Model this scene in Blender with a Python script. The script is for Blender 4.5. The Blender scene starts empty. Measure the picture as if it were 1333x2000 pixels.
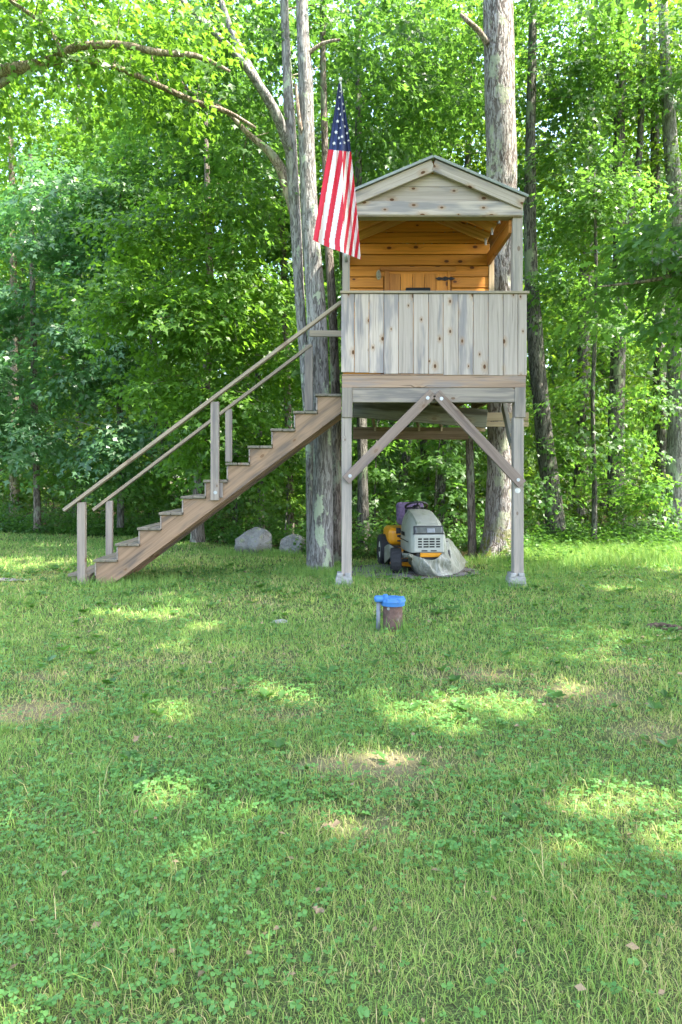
import bpy, bmesh, math, random
import numpy as np
from mathutils import Vector, Matrix

# ---------------------------------------------------------------- camera, sky, sun, exposure
SC = bpy.context.scene
COL = SC.collection
R = math.radians
CAM_H, FPX, HOR, CX = 1.39, 1333.0, 930.0, 666.5
cam_d = bpy.data.cameras.new('camera')
cam = bpy.data.objects.new('camera', cam_d); COL.objects.link(cam)
cam.location = (0, 0, CAM_H); cam.rotation_euler = (R(90), 0, 0)
cam_d.sensor_fit = 'VERTICAL'; cam_d.sensor_height = 36; cam_d.lens = 24
cam_d.shift_y = -0.035; cam_d.clip_start = .05; cam_d.clip_end = 3000
SC.camera = cam

SUN_EL, SUN_AZ = R(56), R(112)          # azimuth clockwise from +Y: from the right, a little behind the camera
world = bpy.data.worlds.new('World'); SC.world = world; world.use_nodes = True
wn = world.node_tree.nodes; wl = world.node_tree.links
bg = wn['Background']; sky = wn.new('ShaderNodeTexSky')
sky.sky_type = 'NISHITA'; sky.sun_disc = False; sky.sun_elevation = SUN_EL; sky.sun_rotation = SUN_AZ
sky.air_density = 1.0; sky.dust_density = 3.0; sky.ozone_density = 1.0
wl.new(sky.outputs[0], bg.inputs[0]); bg.inputs[1].default_value = 0.15
sun_d = bpy.data.lights.new('sun', 'SUN'); sun_d.energy = 2.8; sun_d.angle = R(.6); sun_d.color = (1, .94, .84)
sun = bpy.data.objects.new('sun', sun_d); COL.objects.link(sun)
to_sun = Vector((math.sin(SUN_AZ)*math.cos(SUN_EL), math.cos(SUN_AZ)*math.cos(SUN_EL), math.sin(SUN_EL)))
sun.rotation_euler = to_sun.to_track_quat('Z', 'Y').to_euler()
sun.location = to_sun*60
SC.view_settings.view_transform = 'Standard'; SC.view_settings.look = 'None'
SC.view_settings.exposure = 3.1; SC.view_settings.gamma = 1; SC.view_settings.use_curve_mapping = False
cy = SC.cycles
cy.use_denoising = True
cy.max_bounces = 8; cy.diffuse_bounces = 5; cy.glossy_bounces = 2; cy.transmission_bounces = 6; cy.transparent_max_bounces = 8
cy.sample_clamp_indirect = 8; cy.caustics_reflective = False; cy.caustics_refractive = False

def P(px, py, D):                        # a point of the photograph at the distance D
    return Vector(((px-CX)*D/FPX, D, CAM_H+(HOR-py)*D/FPX))
def DG(py):                              # distance of the ground point seen at row py
    return CAM_H*FPX/(py-HOR)
def G(px, py):
    p = P(px, py, DG(py)); p.z = 0; return p

# ---------------------------------------------------------------- materials
class NT:
    def __init__(s, name):
        s.m = bpy.data.materials.new(name); s.m.use_nodes = True
        s.t = s.m.node_tree; s.n = s.t.nodes; s.l = s.t.links
        s.b = s.n['Principled BSDF']; s.out = s.n['Material Output']
    def new(s, typ, **kw):
        n = s.n.new(typ)
        for k, v in kw.items(): setattr(n, k, v)
        return n
    def put(s, sock, v):
        if v is None: return
        if isinstance(v, bpy.types.NodeSocket): s.l.new(v, sock)
        else: sock.default_value = v
    def math(s, op, a, b=None, c=None):
        n = s.new('ShaderNodeMath', operation=op)
        s.put(n.inputs[0], a); s.put(n.inputs[1], b); s.put(n.inputs[2], c); return n.outputs[0]
    def vmath(s, op, a, b=None):
        n = s.new('ShaderNodeVectorMath', operation=op); s.put(n.inputs[0], a); s.put(n.inputs[1], b); return n.outputs[0]
    def noise(s, vec, scale, detail=4, rough=.55, dist=0):
        n = s.new('ShaderNodeTexNoise'); s.put(n.inputs['Vector'], vec)
        n.inputs['Scale'].default_value = scale; n.inputs['Detail'].default_value = detail
        n.inputs['Roughness'].default_value = rough; n.inputs['Distortion'].default_value = dist
        return n.outputs['Fac']
    def ramp(s, fac, stops):
        n = s.new('ShaderNodeValToRGB'); s.put(n.inputs[0], fac); e = n.color_ramp.elements
        while len(e) < len(stops): e.new(.5)
        for k, (p, c) in enumerate(stops):
            e[k].position = p; e[k].color = (*c, 1) if len(c) == 3 else c
        return n.outputs[0]
    def mix(s, fac, a, b, mode='MIX'):
        n = s.new('ShaderNodeMix', data_type='RGBA', blend_type=mode)
        s.put(n.inputs[0], fac)
        for i, v in ((6, a), (7, b)): s.put(n.inputs[i], (*v, 1) if isinstance(v, tuple) and len(v) == 3 else v)
        return n.outputs[2]
    def step(s, v, lo, hi):
        n = s.new('ShaderNodeMapRange', interpolation_type='SMOOTHSTEP'); s.put(n.inputs[0], v)
        n.inputs[1].default_value = lo; n.inputs[2].default_value = hi; return n.outputs[0]
    def bump(s, h, strength, dist=.01):
        n = s.new('ShaderNodeBump'); s.put(n.inputs['Height'], h); n.inputs['Strength'].default_value = strength
        n.inputs['Distance'].default_value = dist; s.l.new(n.outputs[0], s.b.inputs['Normal']); return n.outputs[0]
    def coord(s, scale=None, rnd=True):
        tc = s.new('ShaderNodeTexCoord').outputs['Object']
        if rnd:
            oi = s.new('ShaderNodeObjectInfo').outputs['Random']
            tc = s.vmath('ADD', tc, s.vmath('MULTIPLY', s.comb(oi, oi, oi), (37.1, 53.7, 19.3)))
        if scale: tc = s.vmath('MULTIPLY', tc, scale)
        return tc
    def comb(s, x, y, z):
        n = s.new('ShaderNodeCombineXYZ'); s.put(n.inputs[0], x); s.put(n.inputs[1], y); s.put(n.inputs[2], z); return n.outputs[0]

def wood(name, light, dark, stain, stain_amt=.6, knots=1.0, knot_col=(.13, .06, .025), halo=(.33, .19, .09), rough=.8, kd=.42, ks=1.0):
    t = NT(name); v = t.coord()
    sc = lambda s: t.vmath('MULTIPLY', v, s)
    warp = t.noise(sc((1.5, 4, 4)), 1.0, 2)
    wv = t.vmath('ADD', v, t.comb(0, t.math('MULTIPLY', warp, .05), 0))
    # knots
    vo = t.new('ShaderNodeTexVoronoi', voronoi_dimensions='2D', feature='F1')
    t.put(vo.inputs['Vector'], sc((2.5*ks, 4.2*ks, 1))); vo.inputs['Scale'].default_value = 1
    sx = t.new('ShaderNodeSeparateColor'); t.l.new(vo.outputs['Color'], sx.inputs[0])
    d = t.math('DIVIDE', vo.outputs['Distance'], t.math('MULTIPLY_ADD', sx.outputs[1], .8, .45))
    has = t.math('GREATER_THAN', sx.outputs[0], kd)
    kn = t.math('MULTIPLY', t.math('SUBTRACT', 1, t.step(d, .06, .095)), has)
    hl = t.math('MULTIPLY', t.math('SUBTRACT', 1, t.step(d, .08, .30)), has)
    gv = t.vmath('ADD', wv, t.comb(0, t.math('MULTIPLY', hl, .03), 0))
    g1 = t.noise(t.vmath('MULTIPLY', gv, (.7, 30, 30)), 1, 5, .6)
    g2 = t.noise(t.vmath('MULTIPLY', gv, (3, 170, 170)), 1, 3, .6)
    st = t.noise(sc((1.3, 9, 9)), 1, 3, .6)
    oi = t.new('ShaderNodeObjectInfo').outputs['Random']
    st = t.math('ADD', st, t.math('MULTIPLY_ADD', oi, .22, -.11))
    c = t.ramp(g1, [(.3, dark), (.52, light), (.75, tuple(min(1, x*1.12) for x in light))])
    c = t.mix(t.math('MULTIPLY', t.step(st, .48, .70), stain_amt), c, stain)
    c = t.mix(t.math('MULTIPLY', hl, .45*knots), c, halo)
    rings = t.math('MULTIPLY_ADD', t.math('SINE', t.math('MULTIPLY', d, 260)), .35, .75)
    kc = t.mix(rings, tuple(x*.45 for x in knot_col), knot_col)
    c = t.mix(t.math('MULTIPLY', kn, min(1, knots)), c, kc)
    val = t.math('MULTIPLY', t.math('MULTIPLY_ADD', oi, .26, .86), t.math('MULTIPLY_ADD', g2, .5, .74))
    c = t.mix(1, c, t.comb(val, val, val), 'MULTIPLY')
    # cracks
    cr = t.noise(t.vmath('MULTIPLY', gv, (1.1, 60, 60)), 1, 2, .4)
    crk = t.math('SUBTRACT', 1, t.step(cr, .22, .30))
    c = t.mix(t.math('MULTIPLY', crk, .7), c, tuple(x*.25 for x in dark))
    t.l.new(c, t.b.inputs['Base Color']); t.b.inputs['Roughness'].default_value = rough
    t.b.inputs['Specular IOR Level'].default_value = .25
    t.bump(t.math('SUBTRACT', t.math('ADD', t.math('MULTIPLY', g2, .6), g1), t.math('MULTIPLY', crk, 1.2)), .45, .004)
    return t.m

def plain(name, col, rough=.6, metal=0, var=.25, scale=18, bump=.15, spots=None, spec=.4):
    t = NT(name); v = t.coord()
    n = t.noise(v, scale, 5, .6)
    c = t.ramp(n, [(.3, tuple(x*(1-var) for x in col)), (.7, tuple(min(1, x*(1+var)) for x in col))])
    if spots:
        c = t.mix(t.step(t.noise(v, spots[1], 4, .6), spots[2], spots[2]+.12), c, spots[0])
    t.l.new(c, t.b.inputs['Base Color']); t.b.inputs['Roughness'].default_value = rough
    t.b.inputs['Metallic'].default_value = metal; t.b.inputs['Specular IOR Level'].default_value = spec
    if bump: t.bump(n, bump, .01)
    return t.m

def bark(name, light, dark, lichen=(.30, .36, .22), lich=.35, sc=(11, 11, 2.6), moss=None):
    t = NT(name); v = t.coord()
    w = t.noise(v, 2.2, 3)
    v2 = t.vmath('ADD', v, t.comb(t.math('MULTIPLY', w, .10), t.math('MULTIPLY', w, .10), 0))
    rg_ = t.noise(t.vmath('MULTIPLY', v2, (sc[0]*1.9, sc[1]*1.9, sc[2])), 1, 3, .55, .4)
    r2_ = t.noise(t.vmath('MULTIPLY', v2, (sc[0]*3.6, sc[1]*3.6, sc[2]*2.6)), 1, 2, .5, .5)
    crack = t.math('MULTIPLY', t.step(t.math('ABSOLUTE', t.math('SUBTRACT', rg_, .5)), .0, .09), t.math('MULTIPLY_ADD', t.step(t.math('ABSOLUTE', t.math('SUBTRACT', r2_, .5)), .0, .06), .5, .5))
    n = t.noise(t.vmath('MULTIPLY', v2, (sc[0]*2, sc[1]*2, sc[2]*2)), 1, 6, .7)
    f = t.math('ADD', t.math('MULTIPLY', crack, .55), t.math('MULTIPLY_ADD', n, .9, -.22))
    c = t.ramp(f, [(.12, tuple(x*.45 for x in dark)), (.38, dark), (.62, light), (.95, tuple(min(1, x*1.25) for x in light))])
    big = t.noise(v, 1.1, 4, .6)
    c = t.mix(t.math('MULTIPLY', t.step(big, .45, .7), .35), c, tuple(x*.6 for x in light))
    pl = t.noise(t.vmath('MULTIPLY', v, (1, 1, .6)), 3.4, 6, .62)
    c = t.mix(t.math('MULTIPLY', t.math('MULTIPLY', t.step(pl, .565, .62), t.math('MULTIPLY_ADD', n, .9, .4)), lich*2.2), c, lichen)
    if moss:
        sp = t.new('ShaderNodeSeparateXYZ'); t.l.new(t.new('ShaderNodeTexCoord').outputs['Object'], sp.inputs[0])
        low = t.math('SUBTRACT', 1, t.step(sp.outputs[2], .1, .9))
        c = t.mix(t.math('MULTIPLY', low, t.step(t.noise(v, 9, 4), .45, .6)), c, moss)
    t.l.new(c, t.b.inputs['Base Color']); t.b.inputs['Roughness'].default_value = .9
    t.b.inputs['Specular IOR Level'].default_value = .15
    t.bump(f, .9, .025)
    return t.m

def leafmat(name, lo, hi, trans, amt=.5, rough=.42, spec=.45, dead=None):
    t = NT(name)
    a = t.new('ShaderNodeAttribute', attribute_name='tint').outputs['Fac']
    oi = t.new('ShaderNodeObjectInfo').outputs['Random']
    a = t.math('ADD', t.math('MULTIPLY', a, .85), t.math('MULTIPLY', oi, .15))
    c = t.ramp(a, [(0, lo), (1, hi)])
    tr = t.ramp(a, [(0, tuple(x*.75 for x in trans)), (1, tuple(x*1.2 for x in trans))])
    t.l.new(c, t.b.inputs['Base Color']); t.b.inputs['Roughness'].default_value = rough
    t.b.inputs['Specular IOR Level'].default_value = spec
    tb = t.new('ShaderNodeBsdfTranslucent'); t.l.new(tr, tb.inputs[0])
    mx = t.new('ShaderNodeMixShader'); mx.inputs[0].default_value = amt
    t.l.new(t.b.outputs[0], mx.inputs[1]); t.l.new(tb.outputs[0], mx.inputs[2]); t.l.new(mx.outputs[0], t.out.inputs[0])
    return t.m

M = {}
M['rail_wood'] = wood('weathered_pine', (.45, .375, .318), (.33, .275, .235), (.175, .165, .178), .72, 1.0, kd=.30, ks=1.25)
M['grey_wood'] = wood('grey_timber', (0.277, 0.233, 0.19), (0.173, 0.145, 0.123), (0.131, 0.118, 0.113), .7, .7, halo=(.26, .2, .15))
M['post_wood'] = wood('grey_post_wood', (0.339, 0.29, 0.241), (0.223, 0.195, 0.169), (0.187, 0.169, 0.158), .5, .6, halo=(.30, .26, .22))
M['rim_wood'] = wood('brown_grey_timber', (0.32, 0.216, 0.149), (0.209, 0.142, 0.104), (0.193, 0.182, 0.186), .6, .5)
M['brace_wood'] = wood('worn_brown_timber', (0.251, 0.188, 0.151), (0.153, 0.11, 0.0909), (0.14, 0.121, 0.116), .6, .4)
M['stain_wood'] = wood('orange_stained_pine', (.60, .235, .035), (.38, .135, .018), (.50, .20, .03), .4, 1.0, (.12, .035, .008), (.40, .13, .02), .5)
M['stain_dark'] = wood('dark_stained_pine', (.42, .17, .035), (.27, .095, .018), (.20, .07, .015), .5, .7, (.08, .025, .006), (.25, .08, .015), .55)
M['stringer_wood'] = wood('tan_treated_timber', (.275, .18, .112), (.19, .12, .072), (.11, .088, .07), .85, .6)
M['tread_wood'] = wood('mossy_grey_tread', (0.168, 0.143, 0.107), (0.096, 0.0828, 0.0638), (0.102, 0.103, 0.0612), .6, .3)
M['hand_wood'] = wood('tan_grey_handrail', (0.312, 0.253, 0.179), (0.209, 0.172, 0.126), (0.179, 0.172, 0.163), .6, .3)
M['old_wood'] = wood('old_green_grey_timber', (0.225, 0.214, 0.173), (0.135, 0.128, 0.105), (0.0675, 0.0525, 0.0375), .8, .4)
M['under_wood'] = wood('dark_under_floor_timber', (.24, .165, .11), (.13, .085, .055), (.05, .035, .025), .7, .4)
M['pale_wood'] = wood('pale_timber', (0.436, 0.339, 0.222), (0.335, 0.248, 0.155), (0.291, 0.196, 0.0999), .4, .4)  # paler timber for the trunk beam, corner trim, hangers and small blocks
M['steel'] = plain('galvanised_steel', (.42, .43, .44), .4, .7, .15, 30)
M['rafter_wood'] = wood('golden_rafter', (.60, .33, .11), (.44, .22, .065), (.30, .13, .03), .5, .8, (.12, .04, .01), (.4, .16, .03), .5)
M['black_iron'] = plain('black_iron', (.012, .012, .013), .5, .3, .3, 30)
M['dark'] = plain('dark_slot', (.006, .006, .006), .7, 0, .2)
M['roof_metal'] = plain('pale_green_roof_edge', (.27, .285, .265), .5, .2, .12, 9)
M['shingle'] = plain('roof_covering', (.10, .11, .10), .8, 0, .3, 25)
M['concrete'] = plain('pale_concrete', (.30, .29, .27), .9, 0, .25, 22, .6, ((.17, .17, .14), 6, .55))
t = NT('grey_boulder_stone'); v = t.coord(rnd=False)
n1 = t.noise(v, 5, 6, .65); n2 = t.noise(v, 28, 4, .7)
sc_ = t.ramp(n1, [(.3, (.13, .125, .11)), (.5, (.215, .21, .195)), (.7, (.29, .285, .27))])
sc_ = t.mix(t.step(n2, .55, .7), sc_, (.12, .115, .10)); sc_ = t.mix(t.step(t.noise(v, 9, 3), .58, .66), sc_, (.20, .22, .14))
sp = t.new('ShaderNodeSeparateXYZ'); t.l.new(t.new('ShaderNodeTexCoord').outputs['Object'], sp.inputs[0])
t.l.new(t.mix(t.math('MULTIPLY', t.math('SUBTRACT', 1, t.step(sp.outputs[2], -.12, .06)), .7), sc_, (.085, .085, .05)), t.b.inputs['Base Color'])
t.b.inputs['Roughness'].default_value = .95; t.bump(t.math('ADD', n1, t.math('MULTIPLY', n2, .4)), 1.0, .06)
M['stone'] = t.m
M['dark_stone'] = plain('mossy_wall_stone', (.10, .10, .085), .9, 0, .4, 8, .8, ((.06, .09, .03), 4, .52))
M['rust'] = plain('rusty_casing_steel', (.12, .07, .055), .8, .1, .35, 24, .4, ((.17, .135, .125), 9, .58))
M['blue_cap'] = plain('blue_painted_cap', (.042, .165, .40), .5, 0, .2, 14, .1, ((.10, .22, .40), 7, .56))
M['conduit'] = plain('grey_conduit', (.17, .185, .21), .55, 0, .15)
M['yellow'] = plain('mower_yellow_paint', (.66, .27, .010), .35, 0, .07, 8, .02, ((.55, .25, .02), 12, .68))
M['hood'] = plain('mower_grey_beige_hood', (.285, .29, .235), .4, 0, .12, 6, .03, ((.19, .205, .14), 6, .56))
M['fascia'] = plain('mower_cream_front', (.36, .36, .31), .45, 0, .12, 7, .03, ((.24, .25, .19), 9, .58))
M['rubber'] = plain('black_rubber', (.018, .018, .020), .75, 0, .3, 40, .3, ((.06, .055, .05), 10, .62))
M['plastic_black'] = plain('black_plastic', (.02, .02, .022), .5, 0, .2)
M['lens'] = plain('dusty_headlight_lens', (.085, .09, .08), .22, 0, .4, 7, .02, spec=.6)
M['lens_inner'] = plain('headlight_reflector', (.22, .23, .23), .3, .3, .2)
M['rim'] = plain('wheel_rim_beige', (.55, .54, .48), .5, 0, .1)
M['purple'] = plain('purple_seat_cloth', (.12, .085, .15), .95, 0, .3, 26, .5)
M['cream'] = plain('cream_oval_plaque', (.30, .28, .20), .7, 0, .35, 30)
M['brass'] = plain('light_wood_tag', (.6, .58, .52), .6)
M['flag_red'] = plain('flag_red_cloth', (.60, .022, .045), .8, 0, .12, 6, .05)
M['flag_white'] = plain('flag_white_cloth', (.74, .72, .70), .8, 0, .05, 6, .05)
M['flag_blue'] = plain('flag_blue_cloth', (.030, .042, .125), .8, 0, .12, 6, .05)
M['pole'] = plain('white_flagpole', (.68, .68, .67), .4, .2, .05)
M['gravel'] = plain('dark_grey_gravel', (.15, .14, .135), .95, 0, .5, 60, .8, ((.07, .055, .035), 4, .5))
M['pale_gravel'] = plain('pale_grey_gravel', (.20, .185, .165), .95, 0, .4, 60, .4, ((.11, .12, .05), 5, .5))
t = NT('olive_grey_tarp'); v = t.coord()
r1 = t.math('ABSOLUTE', t.math('SUBTRACT', t.noise(t.vmath('MULTIPLY', v, (1.3, 1, .45)), 7, 3, .5, .8), .5)); r2 = t.math('ABSOLUTE', t.math('SUBTRACT', t.noise(v, 17, 2, .5, .8), .5))
hgt = t.math('ADD', t.math('MULTIPLY', r1, 1.4), t.math('MULTIPLY', r2, .5))
tc_ = t.ramp(t.noise(v, 4, 4, .6), [(.35, (.135, .14, .10)), (.6, (.185, .19, .145)), (.75, (.24, .24, .20))])
t.l.new(t.mix(t.step(r1, .0, .05), (.27, .27, .23), tc_), t.b.inputs['Base Color']); t.b.inputs['Roughness'].default_value = .5
t.bump(hgt, .55, .04)
M['tarp'] = t.m
M['dryleaf'] = plain('dry_brown_leaf', (.23, .165, .09), .8, 0, .4, 20)
M['soil'] = plain('dark_turned_soil', (.085, .055, .038), .95, 0, .5, 25, .8)
M['maple_bark'] = bark('grey_maple_bark', (.28, .27, .25), (.165, .152, .138), (.40, .45, .32), .75)
M['flaky_bark'] = bark('flaky_grey_brown_bark', (.31, .285, .26), (.135, .108, .09), (.33, .35, .24), .45, (10, 10, 3.0), (.16, .17, .03))
M['brown_bark'] = bark('brownish_bark', (.20, .17, .14), (.105, .085, .068), (.27, .30, .21), .35)
M['dark_bark'] = bark('dark_wood_bark', (.145, .138, .118), (.068, .064, .052), (.21, .25, .15), .65)
M['twig_bark'] = bark('pale_branch_bark', (.36, .29, .22), (.21, .16, .12), (.34, .37, .26), .3)
M['leaf_bright'] = leafmat('bright_maple_leaf', (.050, .120, .016), (.105, .215, .026), (.205, .41, .03), .5)
M['leaf_mid'] = leafmat('mid_green_leaf', (.038, .095, .022), (.080, .170, .036), (.16, .345, .04), .5)
M['leaf_blue'] = leafmat('blue_green_leaf', (.045, .11, .045), (.095, .19, .078), (.15, .37, .085), .44, .38, .6)
M['leaf_far'] = leafmat('woodland_leaf', (.045, .105, .016), (.11, .20, .026), (.23, .40, .03), .48)
M['weed_leaf'] = leafmat('weed_leaf', (.035, .10, .02), (.085, .18, .035), (.14, .32, .03), .42)
M['clover'] = leafmat('clover_leaf', (.075, .205, .045), (.155, .325, .075), (.13, .30, .06), .35, .5, .4)

# grass blades: straw to green by the blade's own tint
t = NT('grass_blade')
a = t.new('ShaderNodeAttribute', attribute_name='tint').outputs['Fac']
c = t.ramp(a, [(0, (.48, .39, .22)), (.18, (.44, .40, .17)), (.40, (.30, .385, .105)), (.7, (.205, .345, .080)), (1, (.125, .255, .068))])
t.l.new(c, t.b.inputs['Base Color']); t.b.inputs['Roughness'].default_value = .6; t.b.inputs['Specular IOR Level'].default_value = .15
tb = t.new('ShaderNodeBsdfTranslucent'); t.l.new(t.mix(1, c, (1.3, 1.35, .8), 'MULTIPLY'), tb.inputs[0])
mx = t.new('ShaderNodeMixShader'); mx.inputs[0].default_value = .35
t.l.new(t.b.outputs[0], mx.inputs[1]); t.l.new(tb.outputs[0], mx.inputs[2]); t.l.new(mx.outputs[0], t.out.inputs[0])
M['grass'] = t.m

# ground: lawn soil and thatch / forest litter by the 'zone' attribute
t = NT('ground_soil'); v = t.coord(rnd=False)
z = t.new('ShaderNodeAttribute', attribute_name='zone').outputs['Fac']
n1 = t.noise(v, 1.3, 5, .6); n2 = t.noise(v, 45, 4, .7)
lawn = t.ramp(n1, [(.3, (.085, .15, .04)), (.55, (.12, .175, .05)), (.75, (.20, .175, .09))])
n3 = t.noise(v, 160, 3, .7)
lawn = t.mix(t.step(n3, .35, .65), (.035, .032, .018), lawn)
lawn = t.mix(t.step(n2, .62, .72), lawn, (.19, .15, .09))
ba = t.new('ShaderNodeAttribute', attribute_name='worn').outputs['Fac']
lawn = t.mix(t.math('MULTIPLY', ba, t.math('MULTIPLY_ADD', n3, .7, .5)), lawn, t.ramp(n2, [(.3, (.16, .115, .07)), (.7, (.33, .25, .155))]))
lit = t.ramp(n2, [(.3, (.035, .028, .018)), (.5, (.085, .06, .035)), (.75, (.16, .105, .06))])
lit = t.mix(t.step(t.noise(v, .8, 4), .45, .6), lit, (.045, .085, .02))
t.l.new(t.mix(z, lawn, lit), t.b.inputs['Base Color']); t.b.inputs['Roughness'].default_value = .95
t.b.inputs['Specular IOR Level'].default_value = .1
t.bump(n2, .6, .03)
M['ground'] = t.m

# ---------------------------------------------------------------- helpers
def link(name, me, mat=None, parent=None, mw=None):
    o = bpy.data.objects.new(name, me); COL.objects.link(o)
    if mat is not None and len(me.materials) == 0: me.materials.append(mat)
    mw = mw or Matrix()
    if parent is not None:
        o.parent = parent
        mw = world_m(parent).inverted() @ mw
    o.matrix_basis = mw
    return o
def world_m(o):
    m = o.matrix_basis.copy()
    while o.parent is not None:
        o = o.parent; m = o.matrix_basis @ m
    return m
def thing(name, label, cat, loc=(0, 0, 0), rz=0, group=None):
    o = bpy.data.objects.new(name, None); COL.objects.link(o)
    o.matrix_basis = Matrix.Translation(Vector(loc)) @ Matrix.Rotation(rz, 4, 'Z'); o.empty_display_size = .2
    return tag(o, label, cat, group)
def tag(o, label=None, cat=None, group=None, kind=None):
    for k, v in (('label', label), ('category', cat), ('group', group), ('kind', kind)):
        if v: o[k] = v
    return o
def copy_tree(o, mw, label=None):
    c = o.copy(); COL.objects.link(c); c.matrix_basis = mw
    if label: c['label'] = label
    for ch in o.children:
        d = ch.copy(); COL.objects.link(d); d.parent = c; d.matrix_basis = ch.matrix_basis.copy()
    return c
def smooth(me):
    me.polygons.foreach_set('use_smooth', [True]*len(me.polygons))
def np_mesh(name, verts, faces, mat=None, tint=None, k=None):
    me = bpy.data.meshes.new(name)
    verts = np.asarray(verts, dtype=np.float32); faces = np.asarray(faces, dtype=np.int32); k = faces.shape[1]
    me.vertices.add(len(verts)); me.vertices.foreach_set('co', verts.ravel())
    me.loops.add(faces.size); me.loops.foreach_set('vertex_index', faces.ravel())
    me.polygons.add(len(faces)); me.polygons.foreach_set('loop_start', np.arange(0, faces.size, k, dtype=np.int32))
    me.polygons.foreach_set('loop_total', np.full(len(faces), k, dtype=np.int32))
    me.update(calc_edges=True)
    if tint is not None:
        at = me.attributes.new('tint', 'FLOAT', 'POINT'); at.data.foreach_set('value', np.asarray(tint, dtype=np.float32))
    if mat: me.materials.append(mat)
    return me
_boxes = {}
def box_mesh(l, w, h, bev, mat, seg=1):
    key = (round(l, 3), round(w, 3), round(h, 3), round(bev, 4), mat.name, seg)
    if key in _boxes: return _boxes[key]
    bm = bmesh.new(); bmesh.ops.create_cube(bm, size=1)
    bmesh.ops.scale(bm, vec=(l, w, h), verts=bm.verts)
    if bev: bmesh.ops.bevel(bm, geom=bm.edges[:], offset=bev, segments=seg, affect='EDGES', profile=.5)
    me = bpy.data.meshes.new('board'); bm.to_mesh(me); bm.free(); me.materials.append(mat)
    _boxes[key] = me; return me
def board(name, p0, p1, w, th, mat, parent, face=(0, -1, 0), bev=.004):
    """a board from p0 to p1, its broad face turned to FACE; local x runs with the grain"""
    p0, p1 = Vector(p0), Vector(p1); x = (p1-p0); L = x.length; x.normalize()
    zf = Vector(face); zf = (zf-x*zf.dot(x)).normalized(); y = zf.cross(x)
    m = Matrix((x, y, zf)).transposed().to_4x4(); m.translation = (p0+p1)/2
    return link(name, box_mesh(L, w, th, min(bev, th*.3, w*.3), mat), None, parent, m)
def bm_obj(name, bm, mat, parent=None, sm=False, mw=None):
    me = bpy.data.meshes.new(name); bm.to_mesh(me); bm.free()
    if sm: smooth(me)
    return link(name, me, mat, parent, mw)
def cyl(bm, p0, p1, r0, r1=None, seg=16, cap=True):
    p0, p1 = Vector(p0), Vector(p1); d = p1-p0
    m = d.to_track_quat('Z', 'Y').to_matrix().to_4x4(); m.translation = (p0+p1)/2
    bmesh.ops.create_cone(bm, cap_ends=cap, segments=seg, radius1=r0, radius2=r0 if r1 is None else r1, depth=d.length, matrix=m)
def bolt(p, d, parent, r=.014, mat=None):
    bm = bmesh.new(); d = Vector(d).normalized(); p = Vector(p)
    cyl(bm, p-d*.01, p+d*.003, r*1.6, seg=14); cyl(bm, p, p+d*.011, r, r*.85, seg=6)
    return bm_obj('bolt', bm, mat or M['steel'], parent)
def fnoise(x, y, scale, seed, octs=3):
    rg = np.random.RandomState(seed); out = 0; amp = 1; tot = 0
    for o in range(octs):
        for k in range(5):
            a = rg.uniform(0, 6.283); f = scale*(2**o)*rg.uniform(.7, 1.4); ph = rg.uniform(0, 6.283)
            out = out+amp*np.sin((x*np.cos(a)+y*np.sin(a))*f+ph+1.3*np.sin((x*np.sin(a)-y*np.cos(a))*f*.6+ph*2))
            tot += amp
        amp *= .55
    return out/tot*1.9                   # about -1..1
def tube(name, pts, rads, mat, parent, seg=14, ring=.12, lump=.06, flare=0, seed=0):
    pts = [Vector(p) for p in pts]; P_, R_ = [], []
    n = len(pts)
    for i in range(n-1):
        p0, p1, p2, p3 = pts[max(i-1, 0)], pts[i], pts[i+1], pts[min(i+2, n-1)]
        k = max(2, int((p2-p1).length/ring))
        for j in range(k):
            u = j/k
            P_.append(.5*((2*p1)+(p2-p0)*u+(2*p0-5*p1+4*p2-p3)*u*u+(3*p1-p0-3*p2+p3)*u**3)); R_.append(rads[i]*(1-u)+rads[i+1]*u)
    P_.append(pts[-1]); R_.append(rads[-1])
    V, ph = [], np.random.RandomState(seed).uniform(0, 6.28, 8)
    for i, p in enumerate(P_):
        tg = (P_[min(i+1, len(P_)-1)]-P_[max(i-1, 0)]).normalized()
        ax = tg.cross(Vector((0, 1, .01)) if abs(tg.y) < .9 else Vector((1, 0, 0))).normalized(); ay = tg.cross(ax)
        for s in range(seg):
            a = 6.2832*s/seg; h = i*ring
            f = 1+lump*(math.sin(3*a+ph[0]+h*.9)+.7*math.sin(5*a+ph[1]-h*1.6)+.6*math.sin(2*a+ph[2]+h*2.3)+.6*math.sin(h*4+ph[3])*math.sin(a+ph[4]))
            if flare:
                f *= 1+flare*math.exp(-max(p.z, 0)/.22)*(1+.6*math.sin(5*a+ph[5]))
            V.append(p+(ax*math.cos(a)+ay*math.sin(a))*R_[i]*f)
    F = [(i*seg+s, i*seg+(s+1) % seg, (i+1)*seg+(s+1) % seg, (i+1)*seg+s) for i in range(len(P_)-1) for s in range(seg)]
    me = np_mesh(name, [tuple(v) for v in V], F, mat); smooth(me)
    if parent is not None:
        inv = world_m(parent).inverted(); me.transform(inv); 
        o = bpy.data.objects.new(name, me); COL.objects.link(o); o.parent = parent; return o
    return link(name, me)
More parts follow.
